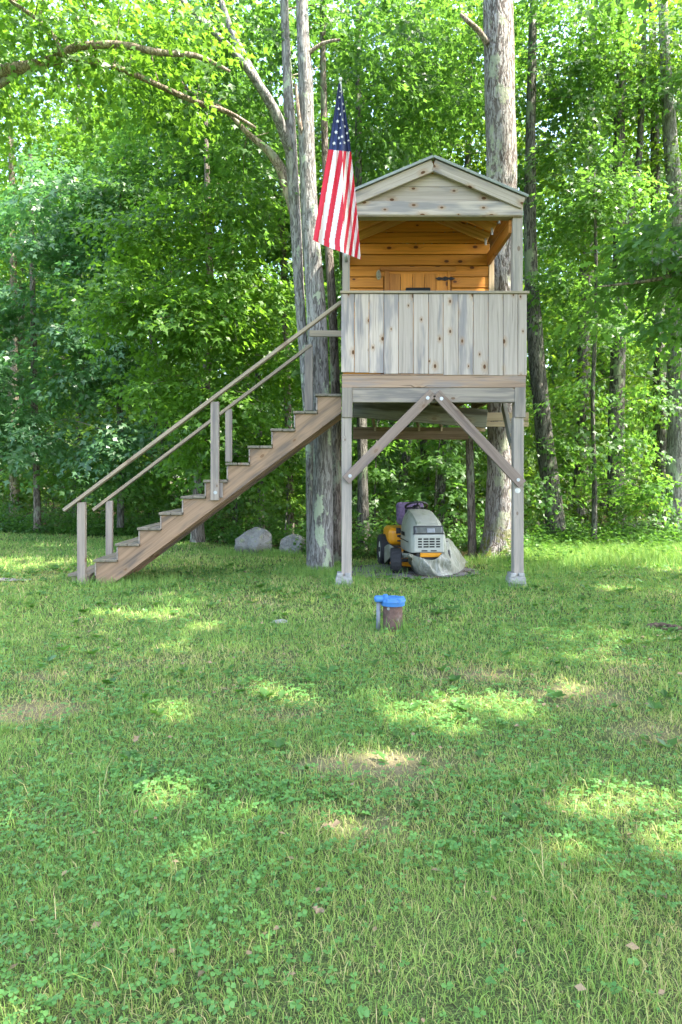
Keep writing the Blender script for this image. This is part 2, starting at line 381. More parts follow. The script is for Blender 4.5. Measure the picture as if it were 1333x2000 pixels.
def join_meshes(name, objs, parent=None):
    bm = bmesh.new(); mats = []
    for o in objs:
        me = o.data; idx0 = len(bm.faces); tmp = me.copy(); tmp.transform(o.matrix_basis); bm.from_mesh(tmp)
        bm.faces.ensure_lookup_table()
        m = me.materials[0]
        if m not in mats: mats.append(m)
        for f in bm.faces[idx0:]: f.material_index = mats.index(m)
        bpy.data.meshes.remove(tmp)
    for o in objs: bpy.data.objects.remove(o)
    me = bpy.data.meshes.new(name); bm.to_mesh(me); bm.free()
    for m in mats: me.materials.append(m)
    o = bpy.data.objects.new(name, me); COL.objects.link(o); o.parent = parent; return o

# ---- leaves
LEAF = np.array([(0, 0, 0), (.42, -.50, .03), (.50, -.17, .03), (1, 0, -.12), (.50, .17, .03), (.42, .50, .03)])
LEAF_F = np.array([(0, 1, 2), (0, 2, 4), (2, 3, 4), (0, 4, 5)])
KITE = np.array([(0, 0, 0), (.5, -.33, .05), (1, 0, -.08), (.5, .33, .05)])
KITE_F = np.array([(0, 1, 2), (0, 2, 3)])
OAK = np.array([(0, 0, 0), (.30, -.20, .02), (.36, -.09, .02), (.62, -.34, .02), (.62, -.12, 0), (.86, -.20, -.04), (1, 0, -.1), (.86, .20, -.04), (.62, .12, 0), (.62, .34, .02), (.36, .09, .02), (.30, .20, .02)])
OAK_F = np.array([(0, 1, 2), (2, 3, 4), (4, 5, 6), (6, 7, 8), (8, 9, 10), (10, 11, 0), (0, 2, 10), (2, 4, 8), (2, 8, 10), (4, 6, 8)])
def unit(a): return a/np.maximum(np.linalg.norm(a, axis=-1, keepdims=True), 1e-6)
def leaf_mesh(name, pos, d, nrm, size, tint, mat, shape=0):
    T, F = ((LEAF, LEAF_F), (KITE, KITE_F), (OAK, OAK_F))[shape]
    d = unit(d); s = unit(np.cross(nrm, d)); n = np.cross(d, s); k = len(T)
    V = pos[:, None, :]+size[:, None, None]*(T[None, :, 0:1]*d[:, None, :]+T[None, :, 1:2]*s[:, None, :]+T[None, :, 2:3]*n[:, None, :])
    FF = F[None]+(np.arange(len(pos))*k)[:, None, None]
    return np_mesh(name, V.reshape(-1, 3), FF.reshape(-1, 3), mat, np.repeat(tint, k))
def sprays(rg, C, A, Rs, nl, size, droop=.45, flat=.12):
    """leaves of flat drooping sprays at C reaching along A with radius Rs"""
    N = len(C); A = unit(A); up = np.array([0, 0, 1.]); B = unit(np.cross(A, up[None]+rg.normal(0, .18, (N, 3)))); Nn = unit(np.cross(B, A))
    i = np.repeat(np.arange(N), nl); m = len(i)
    u = rg.uniform(-1, 1, m); w = rg.normal(0, .5, m)*(1.05-.55*np.abs(u)); h = rg.normal(0, flat, m)
    r = Rs[i][:, None]
    pos = C[i]+A[i]*(u[:, None]*r)+B[i]*(w[:, None]*r)+Nn[i]*((h-.25*(u+.2)**2*(u > -.2)-.2*w*w)[:, None]*r)
    sg = np.sign(w+rg.normal(0, .2, m))[:, None]
    d = A[i]*.7+B[i]*sg*.7+np.array([0, 0, -droop])+rg.normal(0, .4, (m, 3))
    nr = Nn[i]+rg.normal(0, .32, (m, 3))+A[i]*.25
    tint = np.clip(rg.uniform(0, .65, N)[i]+rg.uniform(0, .4, m)-.02, 0, 1)
    return pos, d, nr, size*rg.uniform(.65, 1.2, m), tint
def ellipsoid_sprays(rg, ells, n, rs=(.35, .7)):
    E = np.array(ells, dtype=float)      # cx cy cz rx ry rz
    w = E[:, 3]*E[:, 4]*E[:, 5]; i = rg.choice(len(E), n, p=w/w.sum())
    v = unit(rg.normal(0, 1, (n, 3))); rad = (.3+.7*rg.uniform(0, 1, n)**.5)[:, None]
    C = E[i, :3]+v*rad*E[i, 3:]
    A = v*np.array([1, 1, .25])+rg.normal(0, .35, (n, 3))*np.array([1, 1, .3])+np.array([0, 0, -.22])
    return C, A, rg.uniform(rs[0], rs[1], n)
FLECKS = [(545, 1360, .17), (700, 1362, .13), (852, 1370, .13), (800, 1396, .24), (948, 1380, .28), (885, 1432, .12), (290, 1204, .28), (205, 1196, .2), (390, 1222, .14), (640, 1620, .14), (350, 1672, .12), (420, 1595, .12), (300, 1552, .14), (1105, 1572, .17), (1250, 1552, .15), (1072, 1662, .10), (1300, 1640, .12), (735, 1470, .16), (480, 1330, .1), (1100, 1345, .14), (320, 1390, .16), (975, 1500, .1),
          (110, 1062, .5), (330, 1062, .4), (20, 1090, .4), (1300, 1110, .4), (1180, 1150, .25)]
FLECK_P = [(G(a, b), r) for a, b, r in FLECKS]+[(P(a, b, 11.05), r) for a, b, r in ((965, 1080, .22), (955, 1030, .18), (985, 980, .2), (975, 900, .18), (1000, 880, .14), (985, 60, .5), (1000, 200, .35), (990, 320, .25), (985, 130, .4))]+[(P(990, 818, 10.3), .25), (P(962, 550, 10.0), .12)]
def in_fleck(p):  # leaves along sun rays to the fleck points, removed to shape the sun patches
    ts = np.array(to_sun); hit = np.zeros(len(p), bool)
    for c, r in FLECK_P:
        w = p-np.array(c); t_ = w@ts; dd = np.linalg.norm(w-t_[:, None]*ts, axis=1); hit |= (dd < (r*.95+.09)*(.82+.18*np.sin(p[:, 0]*5))) & (t_ > 3.2)
    return hit
def crown(parent, ells, n, nl, size, mat, seed, rs=(.35, .7), shape=0, keep=None, droop=.45, fleck=True):
    rg = np.random.RandomState(seed); C, A, Rs = ellipsoid_sprays(rg, ells, n, rs)
    if keep is not None:
        k = keep(C); C, A, Rs = C[k], A[k], Rs[k]
    pos, d, nr, sz, ti = sprays(rg, C, A, Rs, nl, size, droop)
    if fleck:
        q = ~in_fleck(pos); pos, d, nr, sz, ti = pos[q], d[q], nr[q], sz[q], ti[q]
    loc = np.array(world_m(parent).translation)
    me = leaf_mesh('crown', pos-loc, d, nr, sz, ti, mat, shape)
    o = bpy.data.objects.new('crown', me); COL.objects.link(o); o.parent = parent
    return o, C
def twigs(parent, src, C, mat, seed, n=26, r=.014):
    """thin branches from points of SRC (a polyline) out to spray centres"""
    rg = np.random.RandomState(seed+5); obs = []
    src = [Vector(s) for s in src]
    for c in C[rg.choice(len(C), min(n, len(C)), replace=False)]:
        c = Vector(c); cand = [s for s in src if s.z < c.z+.4] or src
        s = min(cand, key=lambda q: (q-c).length)
        mid = (s+c)/2+Vector((rg.normal(0, .12), rg.normal(0, .12), (c-s).length*.12))
        L = (c-s).length
        obs.append(tube('twig', [s, mid, c], [r*(.5+.35*L), r*(.35+.2*L), r*.3], mat, None, 5, .3, .05))
    if not obs: return
    o = join_meshes('branches', obs); o.name = 'twigs'; o['kind'] = 'stuff'
    o.data.transform(world_m(parent).inverted()); o.parent = parent
    return o
def along(pts, n=14):
    pts = [Vector(p) for p in pts]; out = []
    for a, b in zip(pts, pts[1:]):
        for k in range(n): out.append(a.lerp(b, k/n))
    return out+[pts[-1]]

# ---------------------------------------------------------------- ground and setting
EDGE_X = [-60, -9, -5, -2.5, -1.2, 0, 1.5, 2.5, 4, 8, 60]
EDGE_D = [16.5, 16.5, 15.8, 14.2, 12.6, 11.6, 11.2, 11.6, 12.8, 12.8, 12.8]
def edge(x): return np.interp(x, EDGE_X, EDGE_D)
def lump(x, y):
    m = np.clip(np.hypot(x-1.2, y-9.5)/5, 0, 1)
    return fnoise(x, y, .5, 11)*.035*m+fnoise(x, y, 3.0, 12, 2)*.010
def dense(a, b, n, far):
    core = np.linspace(a, b, n); s = np.geomspace(1, far, 14)
    return np.concatenate([a-s[::-1], core, b+s])
gx, gy = dense(-9, 9, 170, 900), dense(-2, 18, 180, 900)
X, Y = np.meshgrid(gx, gy); nx, ny = len(gx), len(gy)
near = (np.abs(X) < 40) & (np.abs(Y) < 60)
Z = np.where(near, lump(X, Y), 0)
idx = np.arange(nx*ny).reshape(ny, nx)
F = np.stack([idx[:-1, :-1], idx[:-1, 1:], idx[1:, 1:], idx[1:, :-1]], -1).reshape(-1, 4)
me = np_mesh('ground', np.stack([X, Y, Z], -1).reshape(-1, 3), F, M['ground']); smooth(me)
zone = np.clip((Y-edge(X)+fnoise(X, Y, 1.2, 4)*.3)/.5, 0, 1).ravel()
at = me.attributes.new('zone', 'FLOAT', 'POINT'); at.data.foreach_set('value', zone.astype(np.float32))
BARE = [G(645, 1500), G(965, 1312), G(100, 1385), G(1230, 1310), G(80, 1320), G(810, 1490), G(300, 1290), G(1090, 1360), G(40, 1400), G(560, 1395), G(700, 1620), G(1250, 1440)]
def bare(x, y):
    b = fnoise(x, y, 1.5, 31)*.5+fnoise(x, y, 4.5, 32)*.38
    for i, p in enumerate(BARE):
        r = .22+.05*(i % 4); b = b+.95*np.exp(-(((x-p.x)/(r*1.25))**2+((y-p.y)/(r*.7))**2))
    return b
at = me.attributes.new('worn', 'FLOAT', 'POINT'); at.data.foreach_set('value', np.clip((bare(X, Y)-.6)*1.1, 0, .8).ravel().astype(np.float32))
tag(link('ground', me), kind='structure')

def flat_patch(name, poly, z, mat):
    bm = bmesh.new(); f = bm.faces.new([bm.verts.new((p.x, p.y, z)) for p in poly]); bmesh.ops.triangulate(bm, faces=[f])
    return tag(bm_obj(name, bm, mat), kind='structure')
def blob_poly(c, rx, ry, n, seed):
    rg = random.Random(seed)
    return [Vector((c[0]+rx*math.cos(a)*rg.uniform(.8, 1.15), c[1]+ry*math.sin(a)*rg.uniform(.8, 1.15), 0)) for a in [6.2832*k/n for k in range(n)]]
GRAVEL = (1.0, 9.95, 1.0, .72)
PATHC = (-5.7, 9.0, 1.6, .20)
flat_patch('gravel_bed', blob_poly(GRAVEL[:2], GRAVEL[2], GRAVEL[3], 22, 3), .012, M['gravel'])
flat_patch('gravel_path', blob_poly(PATHC[:2], PATHC[2], PATHC[3], 22, 4), .022, M['pale_gravel'])
def pebbles(name, c, n, r, mat, seed, z):
    rg = np.random.RandomState(seed); a = rg.uniform(0, 6.283, n); q = rg.uniform(0, 1, n)**.5
    cx, cy_ = c[0]+np.cos(a)*q*c[2], c[1]+np.sin(a)*q*c[3]
    oc = np.array([(1, 0, 0), (-1, 0, 0), (0, 1, 0), (0, -1, 0), (0, 0, 1)])
    of = np.array([(0, 2, 4), (2, 1, 4), (1, 3, 4), (3, 0, 4)])
    s = r*rg.uniform(.5, 1.5, n); rot = rg.uniform(0, 6.28, n)
    V = oc[None]*s[:, None, None]*np.stack([rg.uniform(.7, 1.3, n), rg.uniform(.7, 1.3, n), rg.uniform(.4, .9, n)], -1)[:, None, :]
    co, si = np.cos(rot)[:, None], np.sin(rot)[:, None]
    V = np.stack([V[..., 0]*co-V[..., 1]*si+cx[:, None], V[..., 0]*si+V[..., 1]*co+cy_[:, None], V[..., 2]+z], -1)
    FF = of[None]+(np.arange(n)*5)[:, None, None]
    return tag(link(name, np_mesh(name, V.reshape(-1, 3), FF.reshape(-1, 3), mat)), kind='stuff')
pebbles('gravel_stones', GRAVEL, 5000, .014, M['gravel'], 5, .012)
pebbles('path_gravel_stones', PATHC, 1800, .016, M['pale_gravel'], 6, .022)

# ---------------------------------------------------------------- playhouse
FD = 8.6                                  # distance of the front plane
def f(px, py, D=FD): return P(px, py, D)
HX0, HX1 = f(668, 0).x, f(1027, 0).x
BACK = 11.5
PORCH = 10.02
house = thing('playhouse', 'raised wooden playhouse with an open gabled porch on grey posts', 'playhouse', (HX0+(HX1-HX0)/2, FD+1.4, 0))
Wd = HX1-HX0
def post(px, y0, y1, w, D, mat, parent=house, name='post', th=None):
    c = f(px, y0, D); c2 = f(px, y1, D); th = th or w
    off = Vector((0, th/2, 0))
    return board(name, c2+off, c+off, w, th, mat, parent)
PW = .128
zg = .10
# front posts: from footing to the beam, thicker joint block on top, upper post to the header
for px, pxt, side in ((677.5, 678.5, -1), (1014, 1016.5, 1)):
    b0 = f(px, 1000); b0.z = zg; b1 = f(px, 815)
    dp = Vector((0, PW/2+.012, 0))
    board('post', b0+dp, b1+dp, PW, PW, M['post_wood'], house)
    jb = board('post_block', f(pxt, 815.5)+Vector((0, PW/2, 0)), f(pxt, 757)+Vector((0, PW/2, 0)), PW+.006, PW+.02, M['grey_wood'], house)
    u0, u1 = f(pxt-(2 if side < 0 else 3), 572)+Vector((0, .10, 0)), f(pxt-(2 if side < 0 else 3), 421)+Vector((0, .10, 0))
    board('porch_post', u0, u1, .095 if side < 0 else .125, .12, M['post_wood'], house)
# beams
board('rim_beam', f(668.5, 745)+Vector((0, .02, 0)), f(1027.5, 745)+Vector((0, .02, 0)), 24*FD/FPX, .045, M['rim_wood'], house)
board('front_beam', f(688.5, 771.5)+Vector((0, .055, 0)), f(1006.5, 771.5)+Vector((0, .055, 0)), 28.5*FD/FPX, .10, M['grey_wood'], house)
board('ledger_strip', f(668, 732.3)+Vector((0, .008, 0)), f(1029, 733)+Vector((0, .008, 0)), .018, .035, M['rim_wood'], house)
# knee braces with bolts
for a, b in (((675.5, 938), (845.0, 768)), ((1019, 946), (851.5, 769))):
    br = board('knee_brace', f(*a)+Vector((0, -.03, 0)), f(*b)+Vector((0, -.03, 0)), .125, .05, M['brace_wood'], house)
    pa, pb = f(*a).lerp(f(*b), .05), f(*b).lerp(f(*a), .06)
    for q in (pa, pb): bolt(q+Vector((0, -.055, 0)), (0, -1, 0), br)
bolt(f(1012, 958)+Vector((0, .01, 0)), (0, -1, 0), house, .022, M['brass'])
# side knee brace running back from the right post, with its short block
board('knee_brace', P(1000, 865, 8.78), P(984, 792, 9.5), .12, .05, M['old_wood'], house, face=(1, 0, 0))
board('nailer_block', P(1001, 878, 8.80), P(1001, 846, 8.80), .05, .04, M['pale_wood'], house)
# railing of upright boards
rail = link('railing', box_mesh(Wd-.02, .05, .04, .004, M['grey_wood']), None, house, Matrix.Translation(f(848, 580)+Vector((0, .045, 0))))
xs = [666.6, 692.6, 721, 750, 778.7, 807.7, 837, 865.8, 895, 924.5, 953.6, 983, 1011.6, 1029.5]
rr = random.Random(4)
for i in range(13):
    w = (xs[i+1]-xs[i])*FD/FPX-.006; xm = (xs[i]+xs[i+1])/2; dy = rr.uniform(-.004, .004)
    yb = 728+6.5*i/12+rr.uniform(-1, 1)
    board('plank', f(xm, yb)+Vector((0, dy, 0)), f(xm, 574.5)+Vector((0, dy, 0)), w, .022, M['rail_wood'], rail, bev=.003)
board('rail_cap', f(665, 571.3)+Vector((0, .035, 0)), f(1033.5, 571.8)+Vector((0, .035, 0)), .14, .032, M['hand_wood'], rail, face=(0, 0, 1))
board('rail_strip', f(668, 582)+Vector((0, .026, 0)), f(1028, 582)+Vector((0, .026, 0)), .09, .025, M['rim_wood'], rail)
# right side railing
sr = board('side_railing', P(1029.5, 576, FD)+Vector((-.03, .1, .02)), Vector((HX1-.01, PORCH-.03, f(0, 576).z+.02)), .09, .04, M['grey_wood'], house, face=(0, 0, 1))
for i in range(8):
    y = FD+.14+i*.176
    board('plank', (HX1-.008, y, f(0, 731).z), (HX1-.008, y, f(0, 577).z), .17, .022, M['rail_wood'], sr, face=(1, 0, 0))
# deck boards and joists
ZF = f(0, 736).z
for i in range(18):
    y = FD+.06+.165*i
    board('deck_board', (HX0+.02, y+.07, ZF), (HX1-.02, y+.07, ZF), .15, .03, M['under_wood'], house, face=(0, 0, 1))
for i in range(7):
    x = HX0+.12+i*(Wd-.24)/6
    board('joist', (x, FD+.11, ZF-.09), (x, BACK-.03, ZF-.09), .14, .04, M['under_wood'], house, face=(1, 0, 0))
# cross beam under the floor, slightly out of level, and the rear beam with hangers
mb0, mb1 = P(690, 797, 9.75), P(951, 818, 9.75)
board('cross_beam', mb0, mb1, .26, .06, M['old_wood'], house)
board('cross_beam', P(690, 846, 11.35), P(915, 847, 11.35), .20, .06, M['under_wood'], house)
for px in (733, 819, 863):
    board('joist_hanger', P(px, 842, 11.29), P(px, 830, 11.29), .035, .02, M['pale_wood'], house)
    board('strut', P(px-2, 832, 11.27), P(px-5, 812, 10.4), .04, .04, M['under_wood'], house)
board('lumber_block', P(929, 838, 9.9), P(947, 838, 9.9), .075, .09, M['pale_wood'], house)
# beam bolted across the big trunk
for py, w, dx in ((814, .125, 0), (828.5, .075, 2)):
    board('tree_beam', P(949-dx, py, 10.35), P(1032, py, 10.35), w, .05, M['pale_wood'], house)
# rear posts (round, bark still on): one at the right, one hidden by the twin trunk
tube('rear_post', [G(923, 1093), P(920, 960, 11.45), P(917, 856, 11.42)], [.075, .068, .062], M['brown_bark'], house, 12, .1, .05)
rp = Vector((HX0+.1, BACK-.06, 0)); board('rear_post', rp, rp+Vector((0, 0, 2.0)), .1, .1, M['grey_wood'], house)
# cabin walls
WX0, WX1 = HX0+.02, P(957, 0, PORCH).x
ZE = f(0, 418).z                          # eave height
ZR = f(0, 318).z                          # ridge underside
XM = f(846, 0).x
bh = .165
def slope_z(x): return ZE+.03+(ZR-ZE-.0)*(1-abs(x-XM)/(f(1020, 0).x-XM))
door_x0, door_x1, door_top = P(756, 0, PORCH).x, P(877, 0, PORCH).x, P(0, 530, PORCH).z
wall = link('cabin_front_wall', box_mesh(WX1-WX0-.04, .02, ZE-ZF+.1, .003, M['stain_dark']), None, house, Matrix.Translation(((WX0+WX1)/2, PORCH+.055, (ZF+ZE)/2+.07)))
def roof_half(z): return (f(0, 311).z-.10-z)/.418      # half width under the roof at height z
def trap_plank(z0, z1, y, th, mat, parent, a, b, b0=None):
    xs0 = (max(a, XM-roof_half(z0)), min(b, XM+roof_half(z0))); xs1 = (max(a, XM-roof_half(z1)), min(b, XM+roof_half(z1)))
    if xs1[1]-xs1[0] < .02: xs1 = (XM-.01, XM+.01)
    c = Vector(((a+b)/2, y, (z0+z1)/2)); rot = Matrix.Rotation(R(90), 4, 'X'); m = Matrix.Translation(c) @ rot
    bm = bmesh.new(); vs = [bm.verts.new(m.inverted() @ Vector(q)) for q in ((xs0[0], y, z0), (xs0[1], y, z0), (xs1[1], y, z1), (xs1[0], y, z1))]
    fc = bm.faces.new(vs); ex = bmesh.ops.extrude_face_region(bm, geom=[fc]); bmesh.ops.translate(bm, vec=(0, 0, -th), verts=[v for v in ex['geom'] if isinstance(v, bmesh.types.BMVert)])
    bmesh.ops.recalc_face_normals(bm, faces=bm.faces[:]); bmesh.ops.bevel(bm, geom=bm.edges[:], offset=.004, segments=1, affect='EDGES')
    bm_obj('plank', bm, mat, parent, mw=m)
z = ZF+.03
while z < f(0, 311).z-.16:
    z1 = min(z+bh-.007, f(0, 311).z-.13); yy = PORCH+.002+rr.uniform(-.002, .002)
    if z1 > ZE-.25: trap_plank(z, z1-.006, yy, .022, M['stain_wood'], wall, WX0, WX1)
    else:
        for a, b in ([(WX0, door_x0-.05), (door_x1+.04, WX1)] if (z+z1)/2 < door_top+.03 else [(WX0, WX1)]):
            board('plank', (a, yy+.011, (z+z1)/2), (b, yy+.011, (z+z1)/2), z1-z-.006, .022, M['stain_wood'], wall, bev=.007)
    z += bh
# door
door = link('door', box_mesh(door_x1-door_x0, .02, door_top-ZF-.05, .002, M['dark']), None, house, Matrix.Translation(((door_x0+door_x1)/2, PORCH+.03, (door_top+ZF)/2)))
dw = (door_x1-door_x0-.045)/5
for i in range(5):
    x = door_x0+.03+dw*(i+.5)
    board('plank', (x, PORCH+.005, ZF+.06), (x, PORCH+.005, door_top-.035), dw-.006, .022, M['stain_dark'] if i == 0 else M['stain_wood'], door)
board('door_frame', (door_x0+.0, PORCH-.008, ZF+.03), (door_x0+.0, PORCH-.008, door_top), .07, .03, M['stain_dark'], door)
board('door_frame', (door_x1+.0, PORCH-.008, ZF+.03), (door_x1+.0, PORCH-.008, door_top-.002), .035, .03, M['stain_wood'], door)
board('door_frame', (door_x0-.10, PORCH-.009, door_top+.03), (door_x1+.10, PORCH-.009, door_top+.03), .06, .03, M['stain_dark'], door)
sl0, sl1 = P(793, 565.5, PORCH-.03), P(841, 565.5, PORCH-.03)
board('door_slot', sl0, sl1, .05, .03, M['dark'], door)
bm = bmesh.new(); hc = P(870, 544.5, PORCH-.018)
for s in (-1, 1):
    vs = [(0, .042), (.045, .022), (.09, .034), (.14, 0), (.09, -.034), (.045, -.022), (0, -.042)]
    fr = [bm.verts.new(hc+Vector((s*x*1.05, 0, z_*.75))) for x, z_ in vs]
    bm.faces.new(fr if s < 0 else fr[::-1])
ex = bmesh.ops.extrude_face_region(bm, geom=bm.faces[:]); bmesh.ops.translate(bm, vec=(0, -.008, 0), verts=[v for v in ex['geom'] if isinstance(v, bmesh.types.BMVert)])
cyl(bm, hc+Vector((0, -.008, -.03)), hc+Vector((0, -.008, .03)), .007, seg=8)
bm_obj('hinge', bm, M['black_iron'], door)
# corner trim and side walls, back wall
board('corner_trim', (WX1+.022, PORCH+.0, ZF+.03), (WX1+.022, PORCH+.0, ZE-.02), .075, .045, M['pale_wood'], house)
for side, x in (('l', HX0+.03), ('r', WX1+.012)):
    sw = link('cabin_side_wall', box_mesh(.02, BACK-PORCH-.06, ZE-ZF-.03, .002, M['grey_wood']), None, house, Matrix.Translation((x+(.02 if side == 'l' else -.02), (BACK+PORCH)/2+.02, (ZE+ZF)/2)))
    nrm = (-1, 0, 0) if side == 'l' else (1, 0, 0)
    for i in range(int((ZE-ZF)/.18)):
        zc = ZF+.06+.18*i+.05
        board('plank', (x, PORCH+.035, zc), (x, BACK, zc), .174, .022, M['grey_wood'], sw, face=nrm)
bw = link('cabin_back_wall', box_mesh(WX1-WX0-.06, .02, ZE-ZF, .002, M['grey_wood']), None, house, Matrix.Translation(((WX0+WX1)/2, BACK-.03, (ZE+ZF)/2)))
for i in range(8):
    zc = ZF+.1+.18*i
    board('plank', (WX0, BACK, zc), (WX1, BACK, zc), .174, .022, M['grey_wood'], bw, face=(0, 1, 0))
# gable front
GY = FD+.02
gable = board('front_gable', f(664, 407.5, GY), f(1021, 408, GY), 27*FD/FPX, .05, M['rail_wood'], house)
board('header_soffit', f(668, 422, GY)+Vector((0, .06, 0)), f(1021, 422, GY)+Vector((0, .06, 0)), .15, .022, M['hand_wood'], gable, face=(0, 0, 1))
def gable_plank(y0, y1):
    pk = f(846, 327, GY+.03)
    pts = []
    def hw(y): return max(3, (y-327)/78*185*.98)
    for (x, y) in ((846-hw(y1), y1), (846+hw(y1), y1), (846+hw(y0), y0), (846-hw(y0), y0)):
        pts.append(f(x, y, GY+.03))
    c = sum(pts, Vector())/4
    bm = bmesh.new(); vs = [bm.verts.new(p-c) for p in pts]; fc = bm.faces.new(vs)
    ex = bmesh.ops.extrude_face_region(bm, geom=[fc]); bmesh.ops.translate(bm, vec=(0, .022, 0), verts=[v for v in ex['geom'] if isinstance(v, bmesh.types.BMVert)])
    bmesh.ops.recalc_face_normals(bm, faces=bm.faces[:])
    # grain along x, broad face to local z
    rot = Matrix.Rotation(R(90), 4, 'X')
    bmesh.ops.transform(bm, matrix=rot.inverted(), verts=bm.verts)
    bm_obj('plank', bm, M['rail_wood'], gable, mw=Matrix.Translation(c) @ rot)
gable_plank(328, 364.4); gable_plank(365.2, 394)
# roof
EXr, EXl = f(1026, 0).x, f(666, 0).x
roof = link('roof', box_mesh(.05, .03, .09, .003, M['stain_dark']), None, house, Matrix.Translation((XM, PORCH-.3, ZR-.02)))
RY0, RY1 = FD-.07, BACK+.15
zpk = f(0, 311).z; zev = f(0, 387).z
for s in (-1, 1):
    pk = Vector((XM, 0, zpk)); ev = Vector((EXr if s > 0 else EXl, 0, zev)); d = (ev-pk).normalized(); n = Vector((0, -1, 0)).cross(d)*(1 if s < 0 else -1)
    if n.z < 0: n = -n
    L = (ev-pk).length
    # rake board on the gable face
    a = pk-n*.085-d*.0+Vector((0, FD-.025, 0)); b = ev-n*.085+Vector((0, FD-.025, 0))+d*.0
    board('rake_board', a+d*.035, b+d*.0, .145, .04, M['rail_wood'], roof)
    # covering and its pale metal edge
    board('roof_panel', pk+d*.0+n*.012+Vector((0, (RY0+RY1)/2, 0)), ev+d*.02+n*.012+Vector((0, (RY0+RY1)/2, 0)), RY1-RY0, .02, M['roof_metal'], roof, face=n)
    board('drip_edge', pk+n*.004+d*.002+Vector((0, RY0-.008, 0)), ev+n*.004+d*.022+Vector((0, RY0-.008, 0)), .034, .012, M['roof_metal'], roof)
    # sheathing boards run front to back, seen from below
    q = .06
    while q < L-.02:
        c = pk+d*q-n*.014
        board('sheathing_board', c+Vector((0, FD+.03, 0)), c+Vector((0, RY1-.05, 0)), .104, .022, M['stain_wood'] if int(q*8) % 3 else M['stain_dark'], roof, face=n)
        q += .125
    # rafters
    for y in (FD+.13, FD+.53, FD+.95, PORCH-.05, PORCH+.7):
        a = pk-n*.095+Vector((0, y, 0))+d*.045; b = pk-n*.095+d*(L-.14)+Vector((0, y, 0))
        rf = board('rafter', a, b, .14, .04, M['rafter_wood'], roof)
        e = b-n*.05-d*.03
        if s > 0 and y < PORCH: board('rafter_tie', e+Vector((0, -.024, .03)), e+Vector((0, -.024, -.07)), .03, .006, M['steel'], rf)
    # eave plate
    xe = (WX1-.0 if s > 0 else WX0+.02)
    xe = HX1-.16 if s > 0 else HX0+.06
    board('eave_plate', (xe, FD+.10, ZE-.12), (xe, RY1-.2, ZE-.12), .17, .05, M['stain_dark'], roof, face=(1, 0, 0))
board('ridge_board', (XM, FD+.04, zpk-.10), (XM, RY1-.1, zpk-.10), .13, .03, M['stain_dark'], roof, face=(1, 0, 0))

# oval plaque on the porch wall
pc = P(740, 537, PORCH-.02)
bm = bmesh.new(); bmesh.ops.create_uvsphere(bm, u_segments=20, v_segments=12, radius=1)
bmesh.ops.scale(bm, vec=(.036, .022, .075), verts=bm.verts)
pl = thing('wall_plaque', 'small oval cream plaque hanging on the orange porch wall beside the door', 'plaque', pc)
bm_obj('plaque', bm, M['cream'], pl, True, Matrix.Translation(pc))
bm = bmesh.new(); bmesh.ops.create_uvsphere(bm, u_segments=16, v_segments=10, radius=1)
bmesh.ops.scale(bm, vec=(.022, .012, .052), verts=bm.verts)
bm_obj('centre_panel', bm, M['old_wood'], pl, True, Matrix.Translation(pc+Vector((0, -.014, 0))))

# concrete footings
def footing(c, label):
    o = thing('concrete_footing', label, 'footing', c, 0, 'concrete post footings')
    bm = bmesh.new()
    bmesh.ops.create_cone(bm, cap_ends=True, segments=4, radius1=.175, radius2=.14, depth=.15, matrix=Matrix.Rotation(R(45), 4, 'Z'))
    bmesh.ops.bevel(bm, geom=bm.edges[:], offset=.012, segments=2, affect='EDGES')
    bm_obj('footing_base', bm, M['concrete'], o, mw=Matrix.Translation(Vector(c)+Vector((0, 0, .055))))
    for s in (-1, 1):                     # raised cheeks that leave a notch at the post
        me = box_mesh(.075, .19, .05, .01, M['concrete'], 2)
        link('footing_cheek', me, None, o, Matrix.Translation(Vector(c)+Vector((s*.052, 0, .145))))
    return o
for px, lb in ((672.5, 'pale concrete footing under the left playhouse post, nearest the twin trunk'), (1010.5, 'pale concrete footing under the right playhouse post, in taller grass')):
    c = f(px, 1140); footing((c.x, FD+PW/2, 0), lb)

